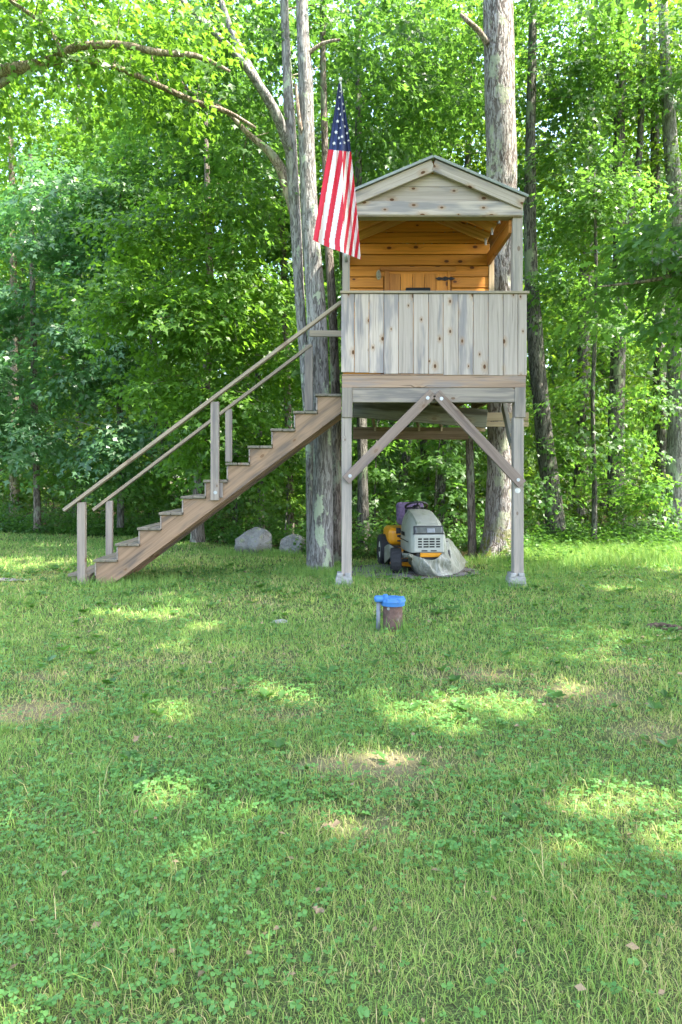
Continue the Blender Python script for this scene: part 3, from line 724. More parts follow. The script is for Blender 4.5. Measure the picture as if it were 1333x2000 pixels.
# ---------------------------------------------------------------- staircase
SD0, SD1 = 8.75, 9.78
stair = thing('staircase', 'straight wooden outdoor staircase with two handrails climbing to the playhouse', 'staircase', (-1.5, 9.25, 0))
tread_px = [(185.5, 1092), (228, 1061), (271, 1030), (313, 1000.5), (355.6, 969), (400, 937), (443, 903.5), (486, 870.5), (530, 837), (574, 803), (617.5, 769)]
TX = [P(x, y, SD0).x for x, y in tread_px]; TZ = [P(x, y, SD0).z for x, y in tread_px]
run = (TX[-1]-TX[0])/10; rise = (TZ[-1]-TZ[0])/10
top_x = HX0-.004
def stringer(y):
    bm = bmesh.new(); pts = []
    x0 = TX[0]+.02
    for i in range(11):
        xa = TX[i]+.022; xb = TX[i+1]+.022 if i < 10 else top_x
        zt = TZ[i]-.036
        pts += [(xa, zt), (xb, zt)]
    lo = [(top_x, P(0, 806, SD0).z)]
    sl = rise/run
    zb0 = lo[0][1]; xg = top_x-(zb0-.005)/(sl*1.0)
    lo.append((xg, .0)); lo.append((TX[0]+.022, 0))
    poly = pts+lo
    vs = [bm.verts.new((x, y, z_)) for x, z_ in poly]; fc = bm.faces.new(vs)
    ex = bmesh.ops.extrude_face_region(bm, geom=[fc]); bmesh.ops.translate(bm, vec=(0, .045, 0), verts=[v for v in ex['geom'] if isinstance(v, bmesh.types.BMVert)])
    bmesh.ops.triangulate(bm, faces=bm.faces[:]); bmesh.ops.recalc_face_normals(bm, faces=bm.faces[:])
    ang = math.atan2(rise, run); c = Vector(((TX[0]+top_x)/2, y, 1.2))
    m = Matrix.Translation(c) @ Matrix.Rotation(-ang, 4, 'Y') @ Matrix.Rotation(R(90), 4, 'X')
    bmesh.ops.transform(bm, matrix=m.inverted(), verts=bm.verts)
    return bm_obj('stringer', bm, M['stringer_wood'], stair, mw=m)
for y in (SD0, SD0+.48, SD1-.05): stringer(y)
for i in range(11):
    xa, xb = TX[i]-.012, (TX[i+1]+.018 if i < 10 else top_x-.002)
    zt = TZ[i]-.018; h = (xb-xa)/2; wob = rr.uniform(-.004, .004)
    for j in (0, 1):
        board('tread_board', (xa+h*(j+.5), SD0-.03-rr.uniform(0, .012), zt+wob*j), (xa+h*(j+.5), SD1+.02, zt), h-.005, .034, M['tread_wood'], stair, face=(0, 0, 1), bev=.006)
    board('riser_board', (TX[i]+.012, SD0-.012, zt-.02-rise/2+.016), (TX[i]+.012, SD1, zt-.02-rise/2+.016), rise-.045, .018, M['grey_wood'], stair, face=(-1, 0, 0))
# low ground step
for j in (0, 1):
    board('ground_step', (P(152+j*22, 0, 8.9).x, SD0-.0, .12), (P(152+j*22, 0, 8.9).x, SD1-.1, .12), .135, .035, M['tread_wood'], stair, face=(0, 0, 1))
board('step_support', (P(176, 0, 8.9).x, SD0+.05, .05), (P(176, 0, 8.9).x, SD1-.15, .05), .1, .05, M['hand_wood'], stair, face=(-1, 0, 0))
board('step_support', (P(150, 0, 8.9).x, SD0+.05, .05), (P(150, 0, 8.9).x, SD1-.15, .05), .1, .05, M['hand_wood'], stair, face=(-1, 0, 0))
def srail(a, b, D, w=.088):
    board('handrail', P(*a, D), P(*b, D), w, .042, M['hand_wood'], stair, face=(0, 0, 1))
srail((126, 996.5), (667, 590.5), SD0-.045); srail((183.5, 996), (609, 673.5), SD1+.04)
def spost(px, y0, y1, D, w=.098, th=.05):
    p = board('rail_post', P(px, y1, D), P(px, y0, D), w, th, M['grey_wood'], stair); return p
p = spost(160.5, 981, 1140, SD0-.03, .105, .06)
p = spost(420.5, 785, 977, SD0-.035, .105, .06); bolt(P(421, 962, SD0-.065), (0, -1, 0), p)
spost(447.5, 799, 902, SD1+.035); spost(214.5, 978, 1088, SD1+.035); spost(603.5, 674, 802, SD1+.035, .115)
spost(432.5, 938, 972, SD0-.004, .05, .04)
board('landing_rail', P(605, 651.5, SD1), P(668, 652, SD1), .088, .04, M['hand_wood'], stair)

# ---------------------------------------------------------------- flag
flag = thing('flag', 'red white and blue flag with stars hanging limp from a slanted pole', 'flag', P(676, 495, 8.5))
bm = bmesh.new(); cyl(bm, P(676, 505, 8.57), P(665.5, 156, 7.60), .013, .011, 12)
bmesh.ops.create_uvsphere(bm, u_segments=12, v_segments=8, radius=.022, matrix=Matrix.Translation(P(665.5, 155, 7.597)))
bm_obj('flagpole', bm, M['pole'], flag, True)
bm = bmesh.new(); cyl(bm, P(677, 512, 8.592), P(676.6, 488, 8.52), .022, seg=12)
bm_obj('pole_bracket', bm, M['steel'], flag, True)
LE = [(163, 661.5), (210, 654.5), (250, 648), (292, 642), (360, 630), (420, 620), (468, 612)]
FO = [(163, 664.5), (210, 667), (250, 668), (293, 669.5), (390, 671), (494, 672)]
RE = [(163, 667.5), (210, 674.5), (260, 682), (297, 686.3), (370, 694), (440, 700), (507, 705)]
def xat(tab, y): return float(np.interp(y, [a for a, b in tab], [b for a, b in tab]))
def fl_depth(u, v):                       # u 0..2, v 0..1
    a = .15+.85*v
    return 7.50+.10*u+a*(.085*math.sin(u*3.1416*1.5+.6)+.03*math.sin(u*9+v*3)+.022*math.sin(u*17+1+2*v))-.10*a*math.exp(-((u-1.0)/.10)**2)
NU, NV = 110, 270
V, UVs = [], []
for j in range(NV+1):
    for i in range(NU+1):
        u, v = 2*i/NU, j/NV
        yl, yf, yr = 163+v*305, 163+v*331, 163+v*344
        if u <= 1:
            y = yl+(yf-yl)*u**.8; x = xat(LE, yl)*(1-u)+xat(FO, yf)*u
        else:
            q = u-1; y = yf+(yr-yf)*q; x = xat(FO, yf)*(1-q)+xat(RE, yr)*q
        V.append(tuple(P(x, y, fl_depth(u, v)))); UVs.append((x, y, u, v))
F, MI = [], []
for j in range(NV):
    for i in range(NU):
        a = j*(NU+1)+i; F.append((a, a+1, a+NU+2, a+NU+1))
        x = (UVs[a][0]+UVs[a+NU+2][0])/2; y = (UVs[a][1]+UVs[a+NU+2][1])/2; u = (UVs[a][2]+UVs[a+NU+2][2])/2
        if y < 292+4.5*(x-642)/44: MI.append(2); continue
        if u < 1:
            s_ = (x-xat(LE, y))/10.6; MI.append(0 if int(s_) % 2 == 0 else 1)
        else:
            y0 = (y-130)*2.666-4.6*(xat(RE, y)-x)*2.666; s_ = math.floor((y0-480)/72); MI.append(1 if s_ % 2 == 0 else 0)
me = np_mesh('flag_cloth', V, F); smooth(me)
for m in ('flag_red', 'flag_white', 'flag_blue'): me.materials.append(M[m])
me.polygons.foreach_set('material_index', MI)
link('flag_cloth', me, None, flag)
arr = np.array([(a[0], a[1]) for a in UVs])
for sx, sy, sr_ in ((222, 160, 8), (238, 196, 9), (218, 220, 9), (247, 232, 8), (228, 249, 8), (213, 285, 11), (237, 277, 10), (248, 312, 10), (205, 342, 12), (228, 320, 7), (262, 347, 9), (236, 365, 10), (220, 372, 10), (195, 400, 12), (228, 400, 8), (247, 397, 11), (270, 385, 8), (232, 115, 7), (226, 130, 6)):
    x, y = 580+sx/2.666, 130+sy/2.666
    k = int(np.argmin((arr[:, 0]-x)**2+(arr[:, 1]-y)**2)); D = V[k][1]-.014
    bm = bmesh.new(); vs = []
    for q in range(10):
        a = R(90+36*q+6); rr_ = sr_/2.666*(1 if q % 2 == 0 else .42)
        vs.append(bm.verts.new(P(x+rr_*math.cos(a)*.85, y-rr_*math.sin(a), D)))
    bm.faces.new(vs); bmesh.ops.triangulate(bm, faces=bm.faces[:])
    bm_obj('star', bm, M['flag_white'], flag)

# ---------------------------------------------------------------- riding mower
TH = R(5)
MO = Vector((1.16, 10.24, 0))
mow = thing('riding_mower', 'yellow riding lawn mower with grey beige hood parked under the playhouse', 'riding mower', MO)
fw = Vector((math.sin(TH), -math.cos(TH), 0)); lf = Vector((-math.cos(TH), -math.sin(TH), 0))
MM = Matrix((fw, -lf, Vector((0, 0, 1)))).transposed().to_4x4()   # local x forward, y to its left (photo right), z up
MM.translation = MO
def mloc(x, y, z): return MM @ Vector((x, y, z))
def mbox(name, c, s, mat, parent=None, bev=.01, seg=2, rot=None):
    m = MM @ Matrix.Translation(c)
    if rot: m = m @ rot
    return link(name, box_mesh(*s, bev, mat, seg), None, parent or mow, m)
# hood
secs = [(.735, .205, .52), (.725, .235, .60), (.70, .25, .665), (.66, .262, .715), (.58, .272, .765), (.45, .282, .815), (.28, .284, .852), (.08, .275, .878), (-.08, .255, .88), (-.14, .24, .86)]
def hood_section(w, t_, b, n=23):
    out = []
    for i in range(n):
        a = math.pi*i/(n-1); c_, s_ = math.cos(a), math.sin(a)
        out.append((w*math.copysign(abs(c_)**.52, c_), b+(t_-b)*abs(s_)**.66))
    return out
bm = bmesh.new(); rows = []
for x, w, tp in secs:
    rows.append([bm.verts.new(mloc(x, y, z_)) for y, z_ in hood_section(w, tp, .325)])
for a, b in zip(rows, rows[1:]):
    for i in range(len(a)-1): bm.faces.new((a[i], a[i+1], b[i+1], b[i]))
bm.faces.new(rows[0]); bm.faces.new(rows[-1][::-1])
bmesh.ops.recalc_face_normals(bm, faces=bm.faces[:])
hood = bm_obj('hood', bm, M['hood'], mow, True)
bm = bmesh.new(); rows = []
for x, w, tp in secs[3:]:
    ww = w*.56; h0 = .325
    rows.append([bm.verts.new(mloc(x, y, z_)) for y, z_ in ((-ww-.02, tp-.035), (-ww, tp+.004), (-ww*.4, tp+.014), (ww*.4, tp+.014), (ww, tp+.004), (ww+.02, tp-.035))])
for a, b in zip(rows, rows[1:]):
    for i in range(len(a)-1): bm.faces.new((a[i], a[i+1], b[i+1], b[i]))
bm.faces.new(rows[0]); bm.faces.new(rows[-1][::-1]); bmesh.ops.recalc_face_normals(bm, faces=bm.faces[:])
bm_obj('hood_ridge', bm, M['hood'], hood, False)
for s_ in (-1, 1):
    mbox('side_seam', (.30, s_*.284, .47), (.70, .008, .010), M['dark'], hood, .001, 1)
    mbox('side_vent', (.28, s_*.286, .56), (.22, .008, .055), M['dark'], hood, .002, 1)
mbox('headlight_surround', (.706, 0, .636), (.03, .425, .125), M['plastic_black'], hood, .014, 3, Matrix.Rotation(R(-20), 4, 'Y'))
mbox('dash_panel', (-.17, 0, .83), (.10, .34, .12), M['plastic_black'], mow, .03, 3)
mbox('front_fascia', (.722, .0, .452), (.05, .43, .255), M['fascia'], hood, .02, 3)
mbox('seam', (.716, .0, .584), (.05, .44, .008), M['dark'], hood, .001, 1)
for r_ in range(4):
    for c_ in range(4):
        mbox('grille_slot', (.7465, -.128+c_*.085, .515-r_*.036), (.006, .072 if c_ in (1, 2) else .055, .021), M['dark'], hood, .001, 1)
for s in (-1, 1): mbox('grille_slot', (.7465, s*.065, .352), (.006, .085, .016), M['dark'], hood, .001, 1)
hl = mbox('headlight', (.715, 0, .635), (.035, .385, .10), M['lens'], mow, .014, 3, Matrix.Rotation(R(-20), 4, 'Y'))
mbox('reflector', (.734, .03, .632), (.008, .11, .065), M['lens_inner'], hl, .006, 2, Matrix.Rotation(R(-20), 4, 'Y'))
mbox('front_bumper', (.70, .035, .29), (.05, .31, .065), M['yellow'], mow, .012)
mbox('chassis', (.05, 0, .27), (1.3, .34, .10), M['plastic_black'], mow, .01)
mbox('footboard', (.02, -.31, .30), (.42, .26, .03), M['yellow'], mow, .012, 2, Matrix.Rotation(R(8), 4, 'X'))
mbox('footboard', (.02, .31, .30), (.42, .26, .03), M['yellow'], mow, .012)
mbox('foot_mat', (-.12, -.31, .33), (.16, .22, .02), M['plastic_black'], mow)
fen = mbox('fender', (-.50, 0, .47), (.62, .84, .27), M['yellow'], mow, .085, 4)
for yy, zz, w_ in ((-.25, .585, .09), (-.25, .51, .08)):
    mbox('control_lever', (-.20, yy, zz-.03), (.06, w_, .035), M['plastic_black'], fen, .008)
mbox('control_slot', (-.187, -.27, .56), (.02, .07, .09), M['plastic_black'], fen, .005, 1)
mbox('control_slot', (-.187, -.25, .405), (.02, .08, .022), M['plastic_black'], fen, .005, 1)
mbox('seat_cushion', (-.42, 0, .68), (.42, .44, .12), M['purple'], mow, .05, 4)
sb = mbox('seat_back', (-.58, -.015, .80), (.13, .44, .36), M['purple'], mow, .055, 4, Matrix.Rotation(R(-12), 4, 'Y'))
# steering wheel
bm = bmesh.new(); swm = MM @ Matrix.Translation((-.15, .0, .935)) @ Matrix.Rotation(R(-24), 4, 'Y')
for i in range(28):
    for j in range(8):
        a, b = 6.2832*i/28, 6.2832*j/8
        bm.verts.new(swm @ Vector(((.165+.017*math.cos(b))*math.cos(a), (.165+.017*math.cos(b))*math.sin(a), .017*math.sin(b))))
bm.verts.ensure_lookup_table()
for i in range(28):
    for j in range(8): bm.faces.new([bm.verts[q] for q in (i*8+j, ((i+1) % 28)*8+j, ((i+1) % 28)*8+(j+1) % 8, i*8+(j+1) % 8)])
sw_ = bm_obj('steering_wheel', bm, M['plastic_black'], mow, True)
bm = bmesh.new()
for a in (0, 120, 240): cyl(bm, swm @ Vector((0, 0, -.02)), swm @ Vector((.16*math.cos(R(a)), .16*math.sin(R(a)), 0)), .016, .011, 8)
cyl(bm, swm @ Vector((0, 0, -.16)), swm @ Vector((0, 0, .0)), .055, .06, 14)
bm_obj('wheel_hub', bm, M['plastic_black'], sw_, True)
def mwheel(x, y, r, w, yaw=0):
    root = MM @ Matrix.Translation((x, y, r)) @ Matrix.Rotation(yaw, 4, 'Z')
    prof = [(.55, .42), (.80, .47), (.92, .46), (.985, .38), (1.0, .2), (1.0, -.2), (.985, -.38), (.92, -.46), (.80, -.47), (.55, -.42)]
    bm = bmesh.new(); n = 40; rows = []
    for i in range(n):
        a = 6.2832*i/n
        rows.append([bm.verts.new(root @ Vector((r*q*math.cos(a)*(1-.018*(i % 2)*(abs(h) < .4)), h*w, r*q*math.sin(a)*(1-.018*(i % 2)*(abs(h) < .4))))) for q, h in prof])
    for i in range(n):
        a, b = rows[i], rows[(i+1) % n]
        for k_ in range(len(prof)-1): bm.faces.new((a[k_], a[k_+1], b[k_+1], b[k_]))
    bmesh.ops.recalc_face_normals(bm, faces=bm.faces[:])
    wh = bm_obj('wheel', bm, M['rubber'], mow)
    bm = bmesh.new(); cyl(bm, root @ Vector((0, -w*.38, 0)), root @ Vector((0, w*.38, 0)), r*.57, seg=24)
    bm_obj('rim', bm, M['rim'], wh)
    bm = bmesh.new(); cyl(bm, root @ Vector((0, -w*.44, 0)), root @ Vector((0, w*.44, 0)), r*.16, seg=14)
    bm_obj('hub', bm, M['plastic_black'], wh)
mwheel(.47, -.42, .185, .17, R(-9)); mwheel(.42, .29, .18, .15, R(-4)); mwheel(-.55, -.42, .24, .22); mwheel(-.55, .42, .24, .22)
bm = bmesh.new(); cyl(bm, mloc(.47, -.36, .19), mloc(.47, .36, .19), .025, seg=10); bm_obj('front_axle', bm, M['plastic_black'], mow)
bm = bmesh.new(); bmesh.ops.create_cone(bm, cap_ends=True, segments=24, radius1=.42, radius2=.38, depth=.13)
bmesh.ops.scale(bm, vec=(1, 1.15, 1), verts=bm.verts); bm_obj('mower_deck', bm, M['yellow'], mow, mw=MM @ Matrix.Translation((.0, .05, .15)))

# tarp draped off the mower
def catmull(pts, n):
    out = []
    for s in np.linspace(0, len(pts)-1.0001, n):
        i = int(s); u = s-i; p0, p1, p2, p3 = pts[max(i-1, 0)], pts[i], pts[min(i+1, len(pts)-1)], pts[min(i+2, len(pts)-1)]
        out.append(.5*((2*p1)+(p2-p0)*u+(2*p0-5*p1+4*p2-p3)*u*u+(3*p1-p0-3*p2+p3)*u**3))
    return out
def drape(T, Mi, B, nu, nv, seed, amp):
    T, Mi, B = catmull(T, nu), catmull(Mi, nu), catmull(B, nu); V = []
    for i in range(nu):
        s = i/(nu-1)
        for j in range(nv):
            v = j/(nv-1); p = T[i]*((1-v)*(1-2*v))+Mi[i]*(4*v*(1-v))+B[i]*(v*(2*v-1))
            fo = (1-2*abs(math.sin(s*10.5-v*1.3+seed)))+.55*(1-2*abs(math.sin(s*21+v*1.8+1)))+.2*math.sin(s*47-v*5)
            k_ = amp*fo*math.sin(math.pi*min(1, v*.9+.08))
            p = p+Vector((k_*.35, -k_*.8, k_*.5)); p.z = max(p.z, .012+.004*math.sin(i)); V.append(tuple(p))
    F = [(i*nv+j, (i+1)*nv+j, (i+1)*nv+j+1, i*nv+j+1) for i in range(nu-1) for j in range(nv-1)]
    return V, F
T = [P(799, 1081, 9.46), P(812, 1085, 9.40), P(830, 1092, 9.38), P(850, 1092, 9.40), P(863, 1080, 9.55), P(871, 1052, 9.85), P(884, 1058, 10.35)]
B = [G(803, 1107), G(815, 1122), G(838, 1126), G(868, 1127), G(894, 1121), G(909, 1109), G(914, 1098)]
Mi = [P(799, 1093, 9.50), P(812, 1103, 9.42), P(833, 1109, 9.37), P(858, 1109, 9.40), P(878, 1098, 9.55), P(889, 1083, 9.9), P(897, 1080, 10.35)]
V1, F1 = drape(T, Mi, B, 150, 44, 0, .032)
T2 = [P(752, 1068, 10.45), P(760, 1063, 10.2), P(772, 1070, 9.95), P(786, 1079, 9.62), P(800, 1081, 9.45)]
B2 = [P(752, 1100, 10.45), P(760, 1092, 10.2), P(768, 1085, 10.0), P(789, 1090, 9.64), P(803, 1086, 9.47)]
M2 = [(a+b)/2+Vector((0, -.03, 0)) for a, b in zip(T2, B2)]
V2, F2 = drape(T2, M2, B2, 50, 12, 3, .012)
F2 = [tuple(q+len(V1) for q in fc) for fc in F2]
me = np_mesh('tarp', V1+V2, F1+F2, M['tarp']); smooth(me)
o = link('tarp', me); sm_ = o.modifiers.new('solid', 'SOLIDIFY'); sm_.thickness = .006
tag(o, 'crumpled olive grey tarp draped off the mower onto the gravel', 'tarp')

# ---------------------------------------------------------------- well head
WC = G(769, 1234); wd = WC.y+.085; WC = Vector((WC.x, wd, 0))
well = thing('well_head', 'rusty steel well casing with a blue cap and grey conduit in the lawn', 'well head', WC)
k_ = wd/FPX
bm = bmesh.new(); cyl(bm, WC+Vector((0, 0, -.05)), WC+Vector((0, 0, .245)), .088, seg=40)
bmesh.ops.bevel(bm, geom=[e for e in bm.edges if abs(e.verts[0].co.z-e.verts[1].co.z) < .001], offset=.004, segments=1, affect='EDGES')
cs = bm_obj('casing', bm, M['rust'], well, False)
bolt(WC+Vector((-.045, -.08, .205)), (-.5, -.87, 0), cs, .008)
bm = bmesh.new()
cyl(bm, WC+Vector((0, 0, .225)), WC+Vector((0, 0, .262)), .108, .110, 40); cyl(bm, WC+Vector((0, 0, .262)), WC+Vector((0, 0, .285)), .117, .112, 40)
cyl(bm, WC+Vector((0, 0, .285)), WC+Vector((0, 0, .296)), .095, .085, 40)
cap = bm_obj('well_cap', bm, M['blue_cap'], well)
bm = bmesh.new()
me_ = box_mesh(.13, .085, .055, .022, M['blue_cap'], 3); link('conduit_housing', me_, None, cap, Matrix.Translation(WC+Vector((-.105, -.03, .285))))
bm.free()
bm = bmesh.new(); cyl(bm, WC+Vector((-.07, -.06, .285)), WC+Vector((-.07, -.06, .33)), .022, .02, 16); bm_obj('cap_plug', bm, M['blue_cap'], cap)
for a in (-60, -120, 30, 150):
    q = WC+Vector((.106*math.cos(R(a)), .106*math.sin(R(a)), .258)); bm = bmesh.new(); cyl(bm, q, q+Vector((0, 0, .035)), .018, .016, 10); bm_obj('cap_lug', bm, M['blue_cap'], cap)
bm = bmesh.new(); cyl(bm, WC+Vector((-.135, -.03, -.02)), WC+Vector((-.13, -.03, .27)), .019, seg=16); bm_obj('conduit', bm, M['conduit'], well, True)

# ---------------------------------------------------------------- stones
def rock(name, c, sx, sy, sz, mat, seed, sub=3, cut=.18):
    bm = bmesh.new(); bmesh.ops.create_icosphere(bm, subdivisions=sub, radius=1); rg = np.random.RandomState(seed)
    pl_ = [(Vector(unit(rg.normal(0, 1, 3))), rg.uniform(.55, .88)) for _ in range(12)]
    for v in bm.verts:
        for n, d in pl_:
            e = v.co.dot(n)-d
            if e > 0: v.co -= n*e*.92
        v.co += v.co*(.04*math.sin(7*v.co.x+seed)*math.sin(6*v.co.y+2)+.02*math.sin(17*v.co.z+9*v.co.x)*math.sin(15*v.co.y+seed))
    bmesh.ops.scale(bm, vec=(sx, sy, sz), verts=bm.verts)
    bmesh.ops.rotate(bm, matrix=Matrix.Rotation(rg.uniform(0, 6), 3, 'Z') if name != 'boulder' else Matrix(), verts=bm.verts)
    me = bpy.data.meshes.new(name); bm.to_mesh(me); bm.free(); me.materials.append(mat)
    o = bpy.data.objects.new(name, me); COL.objects.link(o); o.location = c
    return o
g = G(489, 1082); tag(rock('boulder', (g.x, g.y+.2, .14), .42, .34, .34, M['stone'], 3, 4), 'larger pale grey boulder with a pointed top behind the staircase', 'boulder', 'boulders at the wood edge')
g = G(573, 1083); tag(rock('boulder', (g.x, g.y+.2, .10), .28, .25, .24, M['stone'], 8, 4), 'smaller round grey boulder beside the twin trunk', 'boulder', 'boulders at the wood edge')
g = G(545, 1214); tag(rock('flat_stone', (g.x, g.y, -.01), .10, .07, .03, M['concrete'], 5, 3), 'flat pale stone showing through the lawn before the twin trunk', 'stone')
sw0 = thing('stone_wall', 'low dark mossy dry stone wall in the shade under the right hand trees', 'stone wall', (5.5, 14.9, 0))
for i in range(34):
    x = 3.3+(i % 17)*.33+rr.uniform(-.06, .06); lay = i//17
    o = rock('stone', (0, 0, 0), rr.uniform(.17, .24), rr.uniform(.15, .22), rr.uniform(.10, .15), M['dark_stone'], 40+i, 2)
    o.parent = sw0; o.location = (x-5.5, rr.uniform(-.08, .08), .08+lay*.2)
def soil_heap(c, r, seed, label):
    bm = bmesh.new(); rg = random.Random(seed)
    for i in range(26):
        a, q = rg.uniform(0, 6.28), rg.uniform(0, 1)**.6*r
        m = Matrix.Translation(Vector(c)+Vector((q*math.cos(a), q*.6*math.sin(a), .01+.03*(1-q/r)))) @ Matrix.Rotation(rg.uniform(0, 6), 4, 'Z') @ Matrix.Diagonal((1, .8, .55, 1))
        bmesh.ops.create_icosphere(bm, subdivisions=1, radius=rg.uniform(.02, .05), matrix=m)
    tag(bm_obj('soil_mound', bm, M['soil']), label, 'soil mound')
soil_heap(G(1293, 1228), .17, 1, 'low mound of dark turned soil in the lawn near the taller weeds')

# ---------------------------------------------------------------- trees you can tell apart
def tree(label, base, group=None, name='maple_tree'):
    return thing(name, label, 'tree', base, 0, group)
def pix_trunk(parent, spec, mat, seg=16, flare=.35, lump_=.05, name='trunk', seed=0, ring=.1):
    """spec: (px, py, D, width in px)"""
    pts = [P(px, py, D) for px, py, D, w in spec]; rad = [w*D/FPX/2 for px, py, D, w in spec]
    o = tube(name, pts, rad, mat, parent, seg, ring, lump_, flare, seed)
    return o, pts
# twin-stemmed maple left of the playhouse
g = G(628, 1126); tw = tree('tall twin stemmed maple with lichen patches between the stairs and the playhouse', (g.x, g.y+.15, 0))
D = 10.08
pix_trunk(tw, [(628, 1128, D, 50), (628, 1080, D, 45), (630, 1000, D, 40), (631, 870, D, 37), (624, 740, D, 38), (617, 600, D, 38), (606, 420, D, 33), (601, 300, D, 31), (597, 150, D, 29), (591, 40, D, 24), (584, -250, D, 18)], M['maple_bark'], 22, .12, .035, seed=1)
_, st2 = pix_trunk(tw, [(611, 1128, D+.3, 24), (607, 1000, D+.28, 18), (605, 870, D+.28, 17), (597, 740, D+.26, 18), (587, 600, D+.25, 19), (576, 400, D+.22, 22), (569, 285, D+.2, 24), (562, 150, D+.2, 18), (556, 20, D+.2, 16), (545, -250, D+.2, 13)], M['maple_bark'], 16, .05, .04, seed=2)
def limb(parent, spec, mat=M['maple_bark'], seg=10, seed=0, lump_=.06): return pix_trunk(parent, spec, mat, seg, 0, lump_, 'limb', seed, .12)[1]
l1 = limb(tw, [(569, 300, D+.2, 22), (545, 235, D, 20), (522, 190, D-.15, 18), (470, 118, D-.35, 15), (400, 45, D-.6, 14), (345, -8, D-.8, 12), (300, -60, D-1, 9)], seed=3)
l2 = limb(tw, [(530, 205, D-.1, 20), (495, 145, D-.1, 16), (455, 65, D, 13), (430, -5, D, 11), (400, -90, D, 8)], seed=4)
l3 = limb(tw, [(574, 420, D+.25, 14), (562, 365, D+.3, 22), (545, 322, D+.3, 20), (520, 290, D+.3, 16), (488, 264, D+.3, 11), (440, 216, D+.3, 8), (385, 190, D+.3, 6)], M['twig_bark'], seed=5)
l4 = limb(tw, [(600, 290, D, 10), (586, 240, D-.1, 8), (578, 165, D-.15, 6)], M['twig_bark'], 8, seed=6)
l5 = limb(tw, [(596, 110, D, 10), (630, 85, D-.1, 7), (665, 78, D-.2, 5)], M['twig_bark'], 8, seed=7)
def E(px, py, D, rx, rz, ry=None):
    p = P(px, py, D); return (p.x, p.y, p.z, rx, ry or rx, rz)
_, C = crown(tw, [E(400, 190, 10.9, 1.5, .75), E(280, 80, 10.4, 1.3, .8), E(470, 340, 11.0, 1.0, .8), E(540, 60, 11.0, 1.1, .9), E(650, 40, 11.0, .9, .6), E(420, 40, 11.2, 1.4, .9), E(540, 210, 11.2, .8, .8), E(520, 20, 9.3, .5, .25), E(300, 150, 8.9, .45, .25)], 250, 42, .115, M['leaf_mid'], 21)
twigs(tw, along(l1)+along(l2)+along(l3)+st2, C, M['twig_bark'], 21, 40, .012)

# limb reaching in from a tree that stands to the left
lt = tree('maple at the left edge whose arching limb reaches over the lawn', (-7.2, 9.2, 0))
tube('trunk', [(-7.2, 9.2, -.1), (-7.1, 9.2, 3), (-7.3, 9.1, 6), (-7.0, 9.0, 9)], [.26, .21, .18, .12], M['maple_bark'], lt, 16, .15, .05, .3, 9)
a1 = limb(lt, [(-420, 300, 8.9, 34), (-150, 210, 8.7, 28), (0, 140, 8.5, 23), (60, 130, 8.45, 23), (118, 112, 8.4, 19), (150, 92, 8.4, 15), (235, 88, 8.4, 13), (310, 103, 8.45, 12), (385, 110, 8.5, 10), (450, 140, 8.6, 5)], M['twig_bark'], 12, 11)
a2 = limb(lt, [(85, 128, 8.45, 16), (130, 112, 8.6, 15), (200, 124, 8.7, 13), (255, 142, 8.8, 12), (330, 176, 9.0, 11), (400, 205, 9.2, 10), (445, 218, 9.4, 8), (500, 250, 9.6, 5)], M['twig_bark'], 10, 12)
a3 = limb(lt, [(-60, 190, 8.6, 18), (0, 165, 8.55, 15), (35, 142, 8.5, 10)], M['twig_bark'], 8, 13)
a4 = limb(lt, [(120, 105, 8.4, 11), (105, 70, 8.4, 10), (75, 40, 8.35, 9), (45, 18, 8.3, 8), (5, -8, 8.3, 6)], M['twig_bark'], 8, 14)
limb(lt, [(75, 40, 8.35, 6), (84, 10, 8.3, 5), (86, -30, 8.3, 4)], M['twig_bark'], 8, 15)
_, C = crown(lt, [E(150, 60, 8.4, 1.4, .7), E(330, 60, 8.8, 1.2, .6), E(40, 30, 8.2, 1.3, .7), E(260, 190, 9.3, 1.0, .5), E(-150, 60, 8.4, 1.5, 1.2), E(60, -80, 8.6, 1.5, .6)], 190, 40, .115, M['leaf_bright'], 22)
twigs(lt, along(a1)+along(a2)+along(a4), C, M['twig_bark'], 22, 34, .011)

# slim brown trunk between the twin stems and the left post
g = G(657, 1100); sb_ = tree('slim reddish brown trunk close behind the left playhouse post', (g.x, g.y, 0))
pix_trunk(sb_, [(657, 1105, 11.0, 21), (658, 950, 11.0, 19), (655, 780, 11.0, 19), (650, 620, 11.0, 17), (640, 420, 11, 15), (632, 150, 11, 12), (630, -200, 11, 9)], M['brown_bark'], 14, .15, .05, seed=16)
crown(sb_, [E(700, 90, 11.9, 1.2, .9), E(730, 250, 12.4, 1.0, .7)], 80, 40, .12, M['leaf_mid'], 23)

# big trunk behind the house
g = G(974, 1100); bt = tree('thick straight tree with flaky grey bark behind the right of the playhouse', (g.x, g.y+.25, 0))
D = 11.3
_, bp = pix_trunk(bt, [(976, 1108, D, 66), (979, 1000, D, 57), (980, 850, D, 56), (981, 600, D, 57), (980, 400, D, 58), (979, 250, D, 59), (976, 100, D, 58), (974, 0, D, 57), (968, -300, D, 46), (960, -600, D, 34)], M['flaky_bark'], 26, .42, .03, seed=17)
limb(bt, [(952, 85, D-.1, 14), (935, 60, D-.2, 11), (915, 42, D-.3, 10), (900, 28, D-.3, 6)], M['twig_bark'], 8, 18)
_, C = crown(bt, [E(820, 40, 12.6, 1.6, .8), E(1100, 0, 12.6, 1.5, .8), E(900, -80, 12.8, 1.8, .7)], 120, 38, .125, M['leaf_mid'], 24)

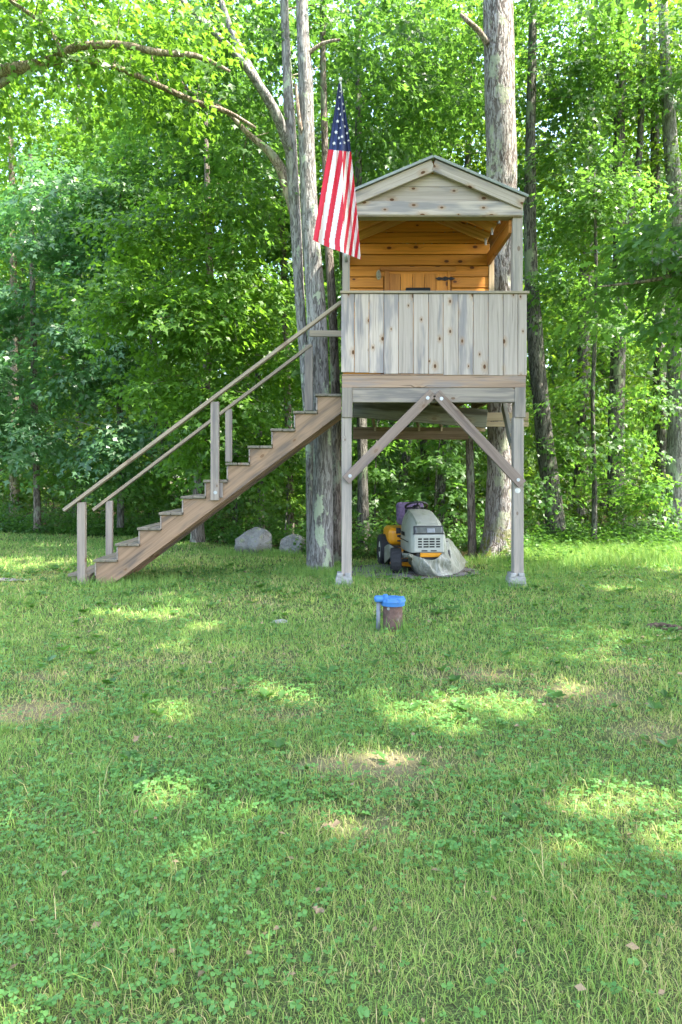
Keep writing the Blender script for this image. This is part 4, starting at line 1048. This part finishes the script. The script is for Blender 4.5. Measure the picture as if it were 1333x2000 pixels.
# trunks on the right, each its own
def edge_tree(label, spec, mat, ells, n, leaf, seed, nl=38, size=.12, shape=0, group=None, tw_=18, flare=.25, extra=()):
    g_ = P(spec[0][0], spec[0][1], spec[0][2]); o = tree(label, (g_.x, g_.y, 0), group)
    _, pts = pix_trunk(o, spec, mat, 14, flare, .05, seed=seed)
    src = along(pts)
    for k, ex in enumerate(extra): src += along(limb(o, ex, mat, 9, seed+k+1))
    if ells:
        _, C = crown(o, ells, n, nl, size, leaf, seed, shape=shape)
        if tw_: twigs(o, src, C, M['twig_bark'] if mat is not M['dark_bark'] else M['dark_bark'], seed, tw_, .011)
    return o
edge_tree('leaning lichen spotted trunk just right of the playhouse', [(1092, 1072, 13.6, 42), (1078, 960, 13.6, 34), (1058, 800, 13.6, 33), (1044, 650, 13.6, 30), (1036, 450, 13.6, 24), (1038, 200, 13.6, 18), (1045, -100, 13.6, 12)], M['dark_bark'],
          [E(1090, 350, 14, 1.3, 1.0), E(1060, 120, 14, 1.7, 1.0), E(1150, 210, 14, 1.2, .9), E(1120, 640, 14.4, .9, .7)], 170, M['leaf_mid'], 31, size=.13)
edge_tree('straight dark trunk forking high up in the right of the wood', [(1203, 1068, 14.6, 34), (1203, 900, 14.6, 31), (1208, 700, 14.6, 29), (1212, 480, 14.6, 27), (1208, 300, 14.6, 22), (1215, 100, 14.6, 18), (1220, -150, 14.6, 13)], M['dark_bark'],
          [E(1200, 150, 15, 1.6, 1.1), E(1260, 350, 15, 1.2, 1.0), E(1130, 480, 15.2, 1.0, .7), E(1240, 20, 14.5, 2.0, 1.0)], 170, M['leaf_far'], 32, size=.13,
          extra=[[(1212, 455, 14.6, 16), (1232, 410, 14.5, 13), (1246, 330, 14.5, 12), (1254, 200, 14.5, 11), (1258, 50, 14.5, 9), (1250, -60, 14.5, 7)]])
edge_tree('thinner dark trunk half hidden by the lichen trunk at the right edge', [(1293, 1068, 15.4, 28), (1292, 900, 15.4, 27), (1290, 740, 15.4, 26), (1284, 500, 15.4, 20), (1278, 200, 15.4, 15), (1270, -100, 15.4, 10)], M['dark_bark'],
          [E(1290, 220, 16, 1.6, 1.0), E(1230, 700, 16, 1.0, .8), E(1330, 480, 16, 1.2, .9)], 120, M['leaf_far'], 33, size=.13)
edge_tree('stout grey lichen trunk at the right edge leaning outward above', [(1322, 1072, 14.4, 44), (1322, 900, 14.4, 38), (1324, 700, 14.4, 37), (1325, 480, 14.4, 34), (1312, 300, 14.4, 27), (1300, 120, 14.4, 20), (1290, -100, 14.4, 14)], M['maple_bark'],
          [E(1330, 120, 14, 1.8, 1.1), E(1370, 400, 14, 1.3, 1.0), E(1420, 700, 14, 1.3, 1.2)], 150, M['leaf_mid'], 34, size=.13)
edge_tree('dark straight trunk seen under the playhouse beside its left post', [(712, 1072, 12.9, 26), (709, 960, 12.9, 21), (707, 850, 12.9, 20), (703, 600, 12.9, 17), (700, 200, 12.9, 12), (700, -100, 12.9, 9)], M['dark_bark'],
          [E(760, 240, 13.5, 1.3, .9), E(850, 190, 13.8, 1.4, .9), E(720, 80, 13.5, 1.5, .9)], 150, M['leaf_mid'], 35, size=.125)
edge_tree('slender trunk leaning right, seen below the playhouse floor', [(780, 1035, 17.5, 20), (788, 930, 17.5, 17), (800, 840, 17.5, 16), (818, 650, 17.5, 14), (840, 300, 17.5, 10)], M['dark_bark'],
          [E(860, 260, 17, 1.7, 1.2), E(930, 120, 17, 1.8, 1.2), E(780, 120, 17.5, 1.8, 1.2)], 140, M['leaf_far'], 36, size=.14, tw_=8)
edge_tree('leaning grey trunk seen below the playhouse floor left of the rear post', [(856, 1035, 16.5, 21), (862, 930, 16.5, 19), (872, 840, 16.5, 18), (892, 620, 16.5, 15), (915, 300, 16.5, 11), (920, 0, 16.5, 8)], M['dark_bark'],
          [E(900, 60, 16, 1.6, 1.1), E(1010, 300, 16.5, 1.3, .9), E(900, 330, 16.5, 1.0, .7)], 130, M['leaf_far'], 37, size=.14, tw_=8)
edge_tree('slender young maple whose leafy boughs cross the dark trunks on the right', [(1160, 1075, 13.0, 11), (1162, 950, 13.0, 9), (1158, 780, 13.0, 8), (1165, 560, 13.0, 7), (1160, 330, 13.0, 5)], M['dark_bark'],
          [E(1130, 760, 12.6, .7, .35), E(1210, 860, 12.6, .7, .35), E(1150, 930, 12.8, .7, .35), E(1270, 960, 12.8, .8, .4), E(1190, 640, 12.8, .8, .4), E(1100, 560, 13, .7, .5), E(1180, 400, 13, 1.0, .6), E(1280, 780, 12.8, .7, .5), E(1090, 880, 13, .5, .4), E(1240, 560, 13, .9, .5), E(1050, 960, 12.9, .5, .35)], 190, M['leaf_mid'], 38, 34, .115, tw_=26)
# near oak boughs from a tree beyond the right edge
ok = tree('broad leaved oak beyond the right edge whose low boughs hang into view', (6.6, 8.6, 0), name='oak_tree')
tube('trunk', [(6.6, 8.6, -.1), (6.5, 8.6, 3), (6.7, 8.7, 6), (6.6, 8.7, 9)], [.28, .22, .18, .12], M['maple_bark'], ok, 16, .15, .05, .3, 41)
b1 = along([(6.55, 8.6, 3.6), tuple(P(1400, 520, 8.6)), tuple(P(1290, 545, 8.5)), tuple(P(1170, 560, 8.5))], 8)
tube('limb', [b1[0], b1[8], b1[16], b1[-1]], [.06, .04, .025, .01], M['twig_bark'], ok, 8, .15, .05)
_, C = crown(ok, [E(1250, 535, 8.6, .75, .28), E(1160, 590, 8.7, .35, .16), E(1340, 480, 8.4, .8, .5), E(1320, 630, 8.5, .6, .35), E(1420, 560, 8.4, 1.0, .8)], 62, 34, .16, M['leaf_mid'], 42, (.3, .5), 2)
_o, _C = crown(ok, [(4.9, 7.3, 9.6, 2.0, 1.8, 1.1), (6.4, 8.4, 10.5, 2.0, 2.0, 1.4), (5.2, 8.6, 8.8, 1.9, 1.5, .8)], 290, 32, .19, M['leaf_mid'], 43, (.5, .8), 1); _o.name = 'crown'  # unseen high crown, added to keep the playhouse front in shade
twigs(ok, b1, C, M['twig_bark'], 42, 26, .008)

# left side wood edge
edge_tree('bright green young maple with layered low boughs behind the staircase', [(386, 1058, 13.2, 26), (388, 960, 13.2, 21), (400, 800, 13.2, 18), (410, 600, 13.2, 15), (405, 350, 13.2, 11), (400, 150, 13.2, 7)], M['brown_bark'],
          [E(250, 590, 11.6, .9, .55), E(360, 640, 11.5, 1.1, .7), E(460, 560, 11.8, 1.1, .8), E(320, 770, 11.9, .9, .5), E(430, 800, 12.0, 1.1, .6), E(540, 700, 12.2, .9, .9), E(420, 440, 12.6, 1.4, .7), E(520, 900, 12.8, .8, .5), E(380, 900, 12.6, .9, .45), E(280, 470, 12.4, 1.0, .5)], 420, M['leaf_bright'], 51, 44, .125, tw_=40)
edge_tree('slim pale trunk rising behind the upper stairs', [(566, 1050, 13.6, 17), (566, 900, 13.6, 14), (562, 760, 13.6, 14), (556, 560, 13.6, 12), (548, 300, 13.8, 9)], M['brown_bark'],
          [E(540, 880, 13.6, .8, .8), E(560, 520, 13.6, 1.0, 1.2), E(500, 420, 13.8, 1.2, .8), E(590, 960, 13.3, .5, .5)], 150, M['leaf_mid'], 52, 42, .11, tw_=16)
edge_tree('blue green leafy tree at the left with a narrow brown trunk', [(74, 1035, 16.2, 15), (72, 920, 16.2, 12), (68, 760, 16.2, 12), (64, 560, 16.2, 10), (60, 300, 16.2, 7)], M['brown_bark'],
          [E(60, 560, 15, 1.5, 1.1), E(150, 720, 14.6, 1.4, .9), E(40, 860, 15, 1.5, .8), E(230, 560, 15, 1.2, 1.2), E(120, 400, 15.2, 1.6, 1.1), E(-60, 700, 15, 1.6, 1.6), E(240, 860, 14.6, 1.2, .7)], 400, M['leaf_blue'], 53, 42, .15, tw_=30)
edge_tree('taller pale barked trunk at the far left behind leafy boughs', [(30, 1010, 18.5, 20), (28, 900, 18.5, 17), (30, 780, 18.5, 16), (26, 500, 18.5, 13), (20, 150, 18.5, 9)], M['twig_bark'],
          [E(80, 300, 17.5, 2.2, 1.6), E(-60, 450, 17.5, 2.2, 1.8), E(180, 180, 17.5, 2.2, 1.5), E(-20, 100, 17, 2.4, 1.5)], 300, M['leaf_bright'], 54, 40, .14, tw_=12)
edge_tree('dim slender maple in the shade between the stairs and the blue green tree', [(236, 1030, 15.6, 14), (238, 900, 15.6, 12), (232, 700, 15.6, 11), (236, 400, 15.6, 8)], M['dark_bark'],
          [E(270, 420, 14.8, 1.5, 1.0), E(330, 300, 15, 1.6, 1.1), E(220, 700, 15.4, 1.2, 1.2), E(300, 950, 14.8, 1.0, .5), E(200, 930, 15, 1.2, .6)], 300, M['leaf_mid'], 55, 42, .125, tw_=16)
edge_tree('leafy maple filling the gap behind the twin stemmed maple', [(512, 1040, 14.8, 13), (508, 900, 14.8, 12), (500, 600, 14.8, 10), (490, 250, 14.8, 7)], M['dark_bark'],
          [E(460, 250, 14.6, 1.7, 1.2), E(560, 330, 14.6, 1.3, 1.4), E(400, 120, 14.6, 1.8, 1.1), E(480, 720, 14.4, 1.1, 1.0), E(640, 420, 14.4, .9, 1.4), E(640, 720, 14.4, .7, 1.2)], 330, M['leaf_mid'], 56, 42, .125, tw_=14)

# trees just outside the frame whose crowns shade the lawn
def shade_tree(x, y, h, ells, n, seed):
    o = tree('tall maple standing beside the lawn with a spreading crown over it', (x, y, 0), 'lawn side shade maples')
    tube('trunk', [(x, y, -.1), (x+.1, y, h*.4), (x-.1, y+.1, h*.75), (x, y, h)], [.27, .22, .15, .05], M['maple_bark'], o, 12, .3, .05, .3, seed)
    crown(o, ells, n, 30, .20, M['leaf_mid'], seed, (.5, .8), 1)
SH = [(7.0, .8, 11.5), (8.8, 5.8, 11.5), (5.2, -3.2, 11), (10.5, -1.5, 12), (11.5, 3.0, 12)]
cells = [[] for _ in SH]; rq = random.Random(77)
for ix in range(6):
    for iy in range(6):
        ex, ey = 1.7+ix*1.65+rq.uniform(-.4, .4), -.9+iy*1.65+rq.uniform(-.4, .4)
        k = min(range(len(SH)), key=lambda q: (SH[q][0]-ex)**2+(SH[q][1]-ey)**2)
        cells[k].append((ex, ey, 8.9+rq.uniform(-.7, .9), 1.25, 1.25, .75))
for i, (x, y, h) in enumerate(SH):
    shade_tree(x, y, h, cells[i]+[(x, y, h, 1.5, 1.5, 1.0)], 46*(len(cells[i])+1), 60+i)

# ---------------------------------------------------------------- deeper wood: copies of a few kinds
rw = random.Random(9)
def proto(seed, h, mat, bmat, group, label):
    o = tree(label, (0, 0, 0), group, 'forest_tree'); rg = random.Random(seed)
    b = Vector((rg.uniform(-.5, .5), rg.uniform(-.5, .5), h))
    tube('trunk', [(0, 0, -.2), (b.x*.2, b.y*.3, h*.33), (b.x*.7, b.y*.6, h*.66), tuple(b)], [.15, .12, .09, .03], bmat, o, 9, .6, .06, .3, seed)
    ells = [(rg.uniform(-1, 1), rg.uniform(-1, 1), zz, rg.uniform(1.5, 2.3), rg.uniform(1.5, 2.3), rg.uniform(.7, 1.1)) for zz in np.linspace(2.6, h, 7)]
    crown(o, ells, 150, 30, .22, mat, seed, (.5, .9), 0, fleck=False)
    return o
kinds = [proto(71+i, h, M['leaf_far'] if i % 2 else M['leaf_mid'], M['dark_bark'] if i != 2 else M['brown_bark'], 'trees deep in the wood', 'tall slender forest tree standing in the wood behind the edge') for i, h in enumerate((12, 15, 13, 17))]
spots = []
tries = 0
while len(spots) < 105 and tries < 4000:
    tries += 1
    y = 16.5+33*rw.random()**.8; x = rw.uniform(-.62, .62)*y
    if y < edge(x)+2.5: continue
    if any((x-a)**2+(y-b)**2 < 2.6 for a, b in spots): continue
    spots.append((x, y))
for i, (x, y) in enumerate(spots):
    m = Matrix.Translation((x, y, 0)) @ Matrix.Rotation(rw.uniform(0, 6.28), 4, 'Z') @ Matrix.Diagonal((s_ := rw.uniform(.8, 1.15), s_, s_*rw.uniform(.9, 1.15), 1)) @ Matrix.Rotation(rw.uniform(-.06, .06), 4, 'X')
    if i < 4: kinds[i].matrix_basis = m
    else: copy_tree(kinds[i % 4], m)
# saplings and shrubs under them
def sapling(seed, h, mat, label, group):
    o = thing('sapling', label, 'sapling', (0, 0, 0), 0, group); rg = random.Random(seed)
    top = Vector((rg.uniform(-.3, .3), rg.uniform(-.3, .3), h))
    tube('stem', [(0, 0, -.05), tuple(top*.5+Vector((.08, 0, 0))), tuple(top)], [.022, .015, .005], M['dark_bark'], o, 6, .3, .05)
    ells = [(top.x*q, top.y*q, h*q, .55*(1.25-q)+.25, .55*(1.25-q)+.25, .3) for q in (.35, .55, .75, .95)]
    crown(o, ells, 26, 26, .125, mat, seed, (.22, .4), 0, fleck=False)
    return o
sap = [sapling(81+i, h, m_, 'leafy green sapling growing among the trunks of the wood', 'saplings under the trees') for i, (h, m_) in enumerate(((1.6, M['leaf_far']), (2.4, M['leaf_mid']), (3.2, M['leaf_far'])))]
n = 0; i = 0
while n < 120:
    y = 12.2+20*rw.random()**1.3; x = rw.uniform(-.56, .56)*y
    if y < edge(x)+.5: continue
    if 0 < x < 2.6 and y < 13.2: continue
    m = Matrix.Translation((x, y, 0)) @ Matrix.Rotation(rw.uniform(0, 6.28), 4, 'Z') @ Matrix.Scale(rw.uniform(.7, 1.25), 4)
    if n < 3: sap[n].matrix_basis = m
    else: copy_tree(sap[n % 3], m)
    n += 1
# far mass of woodland
rg = np.random.RandomState(90); nS = 3800
xx = rg.uniform(-48, 48, nS); C = np.stack([xx, 50+rg.uniform(0, 8, nS), rg.uniform(0, 1, nS)**.8*17], -1)
A = np.stack([rg.normal(0, 1, nS), -np.abs(rg.normal(0, 1, nS)), rg.normal(-.2, .2, nS)], -1)
pos, d, nr, sz, ti = sprays(rg, C, A, rg.uniform(.9, 1.7, nS), 22, .42)
tag(link('far_woodland_foliage', leaf_mesh('far_woodland_foliage', pos, d, nr, sz, ti, M['leaf_far'], 1)), kind='stuff')

# ---------------------------------------------------------------- undergrowth along the wood edge
rg = np.random.RandomState(91); nS = 2300
x = rg.uniform(-11, 9.5, nS); off = rg.gamma(1.3, .7, nS)-.15
y = edge(x)+off; hmax = .16+.38*np.clip(off, 0, 1.2)
keep = ~((x > -.2) & (x < 2.4) & (y < 11.4))
C = np.stack([x, y, .05+rg.uniform(.2, 1, nS)*hmax], -1)[keep]; nS = len(C)
A = unit(np.stack([rg.normal(0, 1, nS), rg.normal(-.3, 1, nS), rg.normal(.1, .3, nS)], -1))
pos, d, nr, sz, ti = sprays(rg, C, A, rg.uniform(.12, .3, nS), 16, .085, .2, .35)
tag(link('undergrowth', leaf_mesh('undergrowth', pos, d, nr, sz, ti, M['weed_leaf'], 0)), kind='stuff')

# ---------------------------------------------------------------- lawn: blades, clover, weeds
def blades(rg, x, y, h, w, tint, lean=.45):
    n = len(x); a = rg.uniform(0, 6.283, n); l = np.abs(rg.normal(0, lean, n))+.08
    dx, dy = np.cos(a)*l*h, np.sin(a)*l*h
    b = rg.uniform(0, 6.283, n); sx, sy = np.cos(b)*w/2, np.sin(b)*w/2
    z0 = lump(x, y)-.004
    V = np.stack([np.stack([x-sx, y-sy, z0], -1), np.stack([x+sx, y+sy, z0], -1),
                  np.stack([x+dx*.45-sx*.8, y+dy*.45-sy*.8, z0+h*.62], -1), np.stack([x+dx*.45+sx*.8, y+dy*.45+sy*.8, z0+h*.62], -1),
                  np.stack([x+dx*1.15, y+dy*1.15, z0+h*(1-.25*l)], -1)], 1)
    F = np.array([(0, 1, 3), (0, 3, 2), (2, 3, 4)])[None]+(np.arange(n)*5)[:, None, None]
    return V.reshape(-1, 3), F.reshape(-1, 3), np.repeat(tint, 5)
def in_ell(x, y, e, k=1.0): return ((x-e[0])/(e[2]*k))**2+((y-e[1])/(e[3]*k))**2 < 1
def lawn_points(rg, d0, d1, dens):
    hw = lambda y: y*.55+2.1
    n = int(dens*(d1-d0)*2*hw(d1)); y = rg.uniform(d0, d1, n); x = rg.uniform(-1, 1, n)*hw(d1)
    ok_ = (np.abs(x) < hw(y)) & (y < edge(x)+rg.normal(-.1, .2, n)) & ~in_ell(x, y, GRAVEL, rg.uniform(.85, 1.2, n)) & ~in_ell(x, y, PATHC, rg.uniform(.75, 1.1, n))
    ok_ &= ~(((x-WC.x)**2+(y-WC.y)**2) < .0085)
    return x[ok_], y[ok_]
rg = np.random.RandomState(100); VV, FF, TT, base = [], [], [], 0
for d0, d1, dens, w, hh in ((1.2, 2.6, 12000, .0026, .040), (2.6, 4.2, 6500, .0036, .041), (4.2, 6.5, 3200, .0054, .044), (6.5, 10, 1550, .0080, .050), (10, 17, 760, .0125, .056)):
    x, y = lawn_points(rg, d0, d1, dens)
    b = bare(x, y); k = rg.uniform(0, 1, len(x)) > np.clip((b-.5)*.9, 0, .62); x, y, b = x[k], y[k], b[k]
    tall = fnoise(x, y, 2.2, 33)
    tuft = np.clip(fnoise(x, y, 5.5, 37), 0, 1)**2; h = hh*rg.uniform(.4, 1.3, len(x))*(1+.30*tall+.9*tuft-.28*np.clip(b, -.5, 1))
    tail = rg.uniform(0, 1, len(x)) < .02; h = np.where(tail, h*2.1, h)
    tint = np.clip(.60-.26*b+.16*tuft+.12*fnoise(x, y, .7, 34)+rg.normal(0, .16, len(x)), 0, 1)
    dead = rg.uniform(0, 1, len(x)) < .075+.36*np.clip(b-.1, 0, 1); tint = np.where(dead, rg.uniform(0, .2, len(x)), tint)
    V, F, T_ = blades(rg, x, y, h, w*rg.uniform(.6, 1.3, len(x)), tint, .75)
    VV.append(V); FF.append(F+base); TT.append(T_); base += len(V)
# taller grass on the right and round the trunks and posts
x = rg.uniform(1.9, 8.5, 30000); y = edge(x)-2.6+3.2*rg.uniform(0, 1, len(x))**.7
k = (x > 2.35+rg.normal(0, .1, len(x))) & (y > 9.0+.2*np.sin(x*3)); x, y = x[k], y[k]
V, F, T_ = blades(rg, x, y, rg.uniform(.06, .26, len(x))*np.clip((y-8.6)/1.8, .3, 1), rg.uniform(.005, .011, len(x)), np.clip(rg.normal(.72, .18, len(x)), 0, 1), .5)
VV.append(V); FF.append(F+base); TT.append(T_); base += len(V)
for c, r_, n_ in ((G(628, 1126)+Vector((0, .1, 0)), .35, 900), (G(974, 1100), .55, 900), (WC, .18, 110), (Vector((TX[0]+.4, 8.8, 0)), .6, 900), (Vector((f(672, 0).x, 8.66, 0)), .22, 260), (Vector((f(1010, 0).x, 8.66, 0)), .26, 420), (G(489, 1082), .6, 900), (G(573, 1083), .45, 700), (Vector((.0, 9.6, 0)), .8, 900)):
    a = rg.uniform(0, 6.283, n_); q = r_*(.62+.4*rg.uniform(0, 1, n_)) if c is WC else r_*rg.uniform(0, 1, n_)**.5*1.2
    x, y = c.x+np.cos(a)*q, c.y+np.sin(a)*q*.7
    V, F, T_ = blades(rg, x, y, rg.uniform(.05, .17, n_), rg.uniform(.004, .009, n_), np.clip(rg.normal(.75, .15, n_), 0, 1), .5)
    VV.append(V); FF.append(F+base); TT.append(T_); base += len(V)
tag(link('grass', np_mesh('grass', np.concatenate(VV), np.concatenate(FF), M['grass'], np.concatenate(TT))), kind='stuff')
# clover: three round leaflets on a stalk height
rg = np.random.RandomState(101); Ps, Ds, Ns, Ss, Ts = [], [], [], [], []
for d0, d1, dens, s_ in ((1.2, 3.2, 2500, .0140), (3.2, 6, 1050, .0160), (6, 10.5, 480, .021)):
    x, y = lawn_points(rg, d0, d1, dens)
    cl = fnoise(x, y, 1.1, 35)*.6+fnoise(x, y, 3.5, 36)*.45-.5*np.clip(bare(x, y), 0, 1)
    k = rg.uniform(0, 1, len(x)) < np.clip(.36+cl*.6, .04, 1); x, y = x[k], y[k]; n_ = len(x)
    z_ = lump(x, y)+rg.uniform(.022, .052, n_); a0 = rg.uniform(0, 6.283, n_); tl = rg.normal(0, .28, (n_, 3)); ti = np.clip(rg.normal(.5, .25, n_), 0, 1); sz = s_*rg.uniform(.6, 1.35, n_)
    for q in range(3):
        a = a0+q*2.094
        Ps.append(np.stack([x, y, z_], -1)); Ds.append(np.stack([np.cos(a), np.sin(a), rg.normal(.05, .2, n_)], -1)); Ns.append(np.array([0, 0, 1.])+tl); Ss.append(sz); Ts.append(ti)
KITE_OLD = KITE.copy()
LEAFLET = np.array([(.02, 0, 0), (.45, -.42, .05), (.85, -.36, .03), (.92, 0, 0), (.85, .36, .03), (.45, .42, .05)])
LEAF_S, LEAF_FS = LEAF, LEAF_F
LEAF, LEAF_F = LEAFLET, np.array([(0, 1, 5), (1, 2, 3), (1, 3, 5), (5, 3, 4)])
me = leaf_mesh('clover', np.concatenate(Ps), np.concatenate(Ds), np.concatenate(Ns), np.concatenate(Ss), np.concatenate(Ts), M['clover'], 0)
tag(link('clover', me), kind='stuff')
LEAF, LEAF_F = LEAF_S, LEAF_FS
# broad weeds in the lawn: rosettes of long leaves
rg = np.random.RandomState(102); Ps, Ds, Ns, Ss, Ts = [], [], [], [], []
wx, wy = lawn_points(rg, 1.5, 10.5, 8.5)
for x, y in zip(wx, wy):
    n_ = rg.randint(3, 8); a = rg.uniform(0, 6.283, n_); s_ = rg.uniform(.03, .085)*min(1.3, .75+y*.05)
    Ps.append(np.stack([np.full(n_, x), np.full(n_, y), np.full(n_, .015)], -1)); Ds.append(np.stack([np.cos(a), np.sin(a), rg.uniform(.25, .9, n_)], -1))
    Ns.append(np.array([0, 0, 1.])+rg.normal(0, .2, (n_, 3))); Ss.append(s_*rg.uniform(.7, 1.2, n_)); Ts.append(np.clip(rg.normal(.6, .25, n_), 0, 1))
tag(link('lawn_weeds', leaf_mesh('lawn_weeds', np.concatenate(Ps), np.concatenate(Ds), np.concatenate(Ns), np.concatenate(Ss), np.concatenate(Ts), M['weed_leaf'], 1)), kind='stuff')
# tall weeds at the right edge
rg = np.random.RandomState(103); Ps, Ds, Ns, Ss, Ts = [], [], [], [], []
for i in range(330):
    x = rg.uniform(2.4, 8.5); y = edge(x)-1.9+2.3*rg.uniform(0, 1)**.6; h = rg.uniform(.12, .5)*(.6+.4*min(1, max(0, (y-9.5)/2)))
    if y < 9.6: continue
    n_ = rg.randint(7, 13); q = np.linspace(.25, 1, n_); a = rg.uniform(0, 6.283)+np.arange(n_)*2.4
    lx, ly = rg.normal(0, .1), rg.normal(0, .1)
    Ps.append(np.stack([x+lx*q, y+ly*q, h*q], -1)); Ds.append(np.stack([np.cos(a), np.sin(a), rg.uniform(-.1, .5, n_)], -1)); Ns.append(np.array([0, 0, 1.])+rg.normal(0, .25, (n_, 3)))
    Ss.append(rg.uniform(.06, .13)*(1.15-.5*q)); Ts.append(np.clip(rg.normal(.6, .25, n_), 0, 1))
tag(link('tall_weeds', leaf_mesh('tall_weeds', np.concatenate(Ps), np.concatenate(Ds), np.concatenate(Ns), np.concatenate(Ss), np.concatenate(Ts), M['weed_leaf'], 1)), kind='stuff')
# dry leaves lying on the lawn
bm = bmesh.new(); vs = [bm.verts.new(Vector(((v[0]-.5)*.11, v[1]*.11, .012+.02*abs(v[1])+.012*math.sin(9*v[0])))) for v in OAK]
for fc in OAK_F: bm.faces.new([vs[q] for q in fc])
lm = bpy.data.meshes.new('dry_leaf'); bm.to_mesh(lm); bm.free(); lm.materials.append(M['dryleaf'])
for i, (px, py, lb) in enumerate(((647, 1641, 'dry tan leaf lying in the sunlit grass nearest the camera'), (265, 1467, 'dry brown leaf in long grass below the foot of the stairs'), (485, 1127, 'dry leaf litter curled beside the staircase before the boulders'), (1010, 1437, 'pale dry leaf on the lawn below the right footing'), (622, 1812, 'small brown leaf among the clover in the near lawn'))):
    g = G(px, py); o = bpy.data.objects.new('dry_leaf', lm); COL.objects.link(o)
    s_ = (.7, .7, 1.3, .5, .45)[i]
    o.matrix_basis = Matrix.Translation((g.x, g.y, .05)) @ Matrix.Rotation(1.3*i+.4, 4, 'Z') @ Matrix.Rotation(.12, 4, 'X') @ Matrix.Scale(s_, 4)
    tag(o, lb, 'leaf', 'dry leaves on the lawn')

# scraps of dead leaf and thatch in the grass
rg = np.random.RandomState(104); x, y = lawn_points(rg, 1.4, 10.5, 16); n_ = len(x); a = rg.uniform(0, 6.283, n_)
tag(link('leaf_litter', leaf_mesh('leaf_litter', np.stack([x, y, lump(x, y)+rg.uniform(.012, .04, n_)], -1), np.stack([np.cos(a), np.sin(a), rg.normal(0, .15, n_)], -1), np.array([0, 0, 1.])+rg.normal(0, .3, (n_, 3)), rg.uniform(.012, .045, n_)*(.8+.05*y), np.zeros(n_), M['dryleaf'], 1)), kind='stuff')
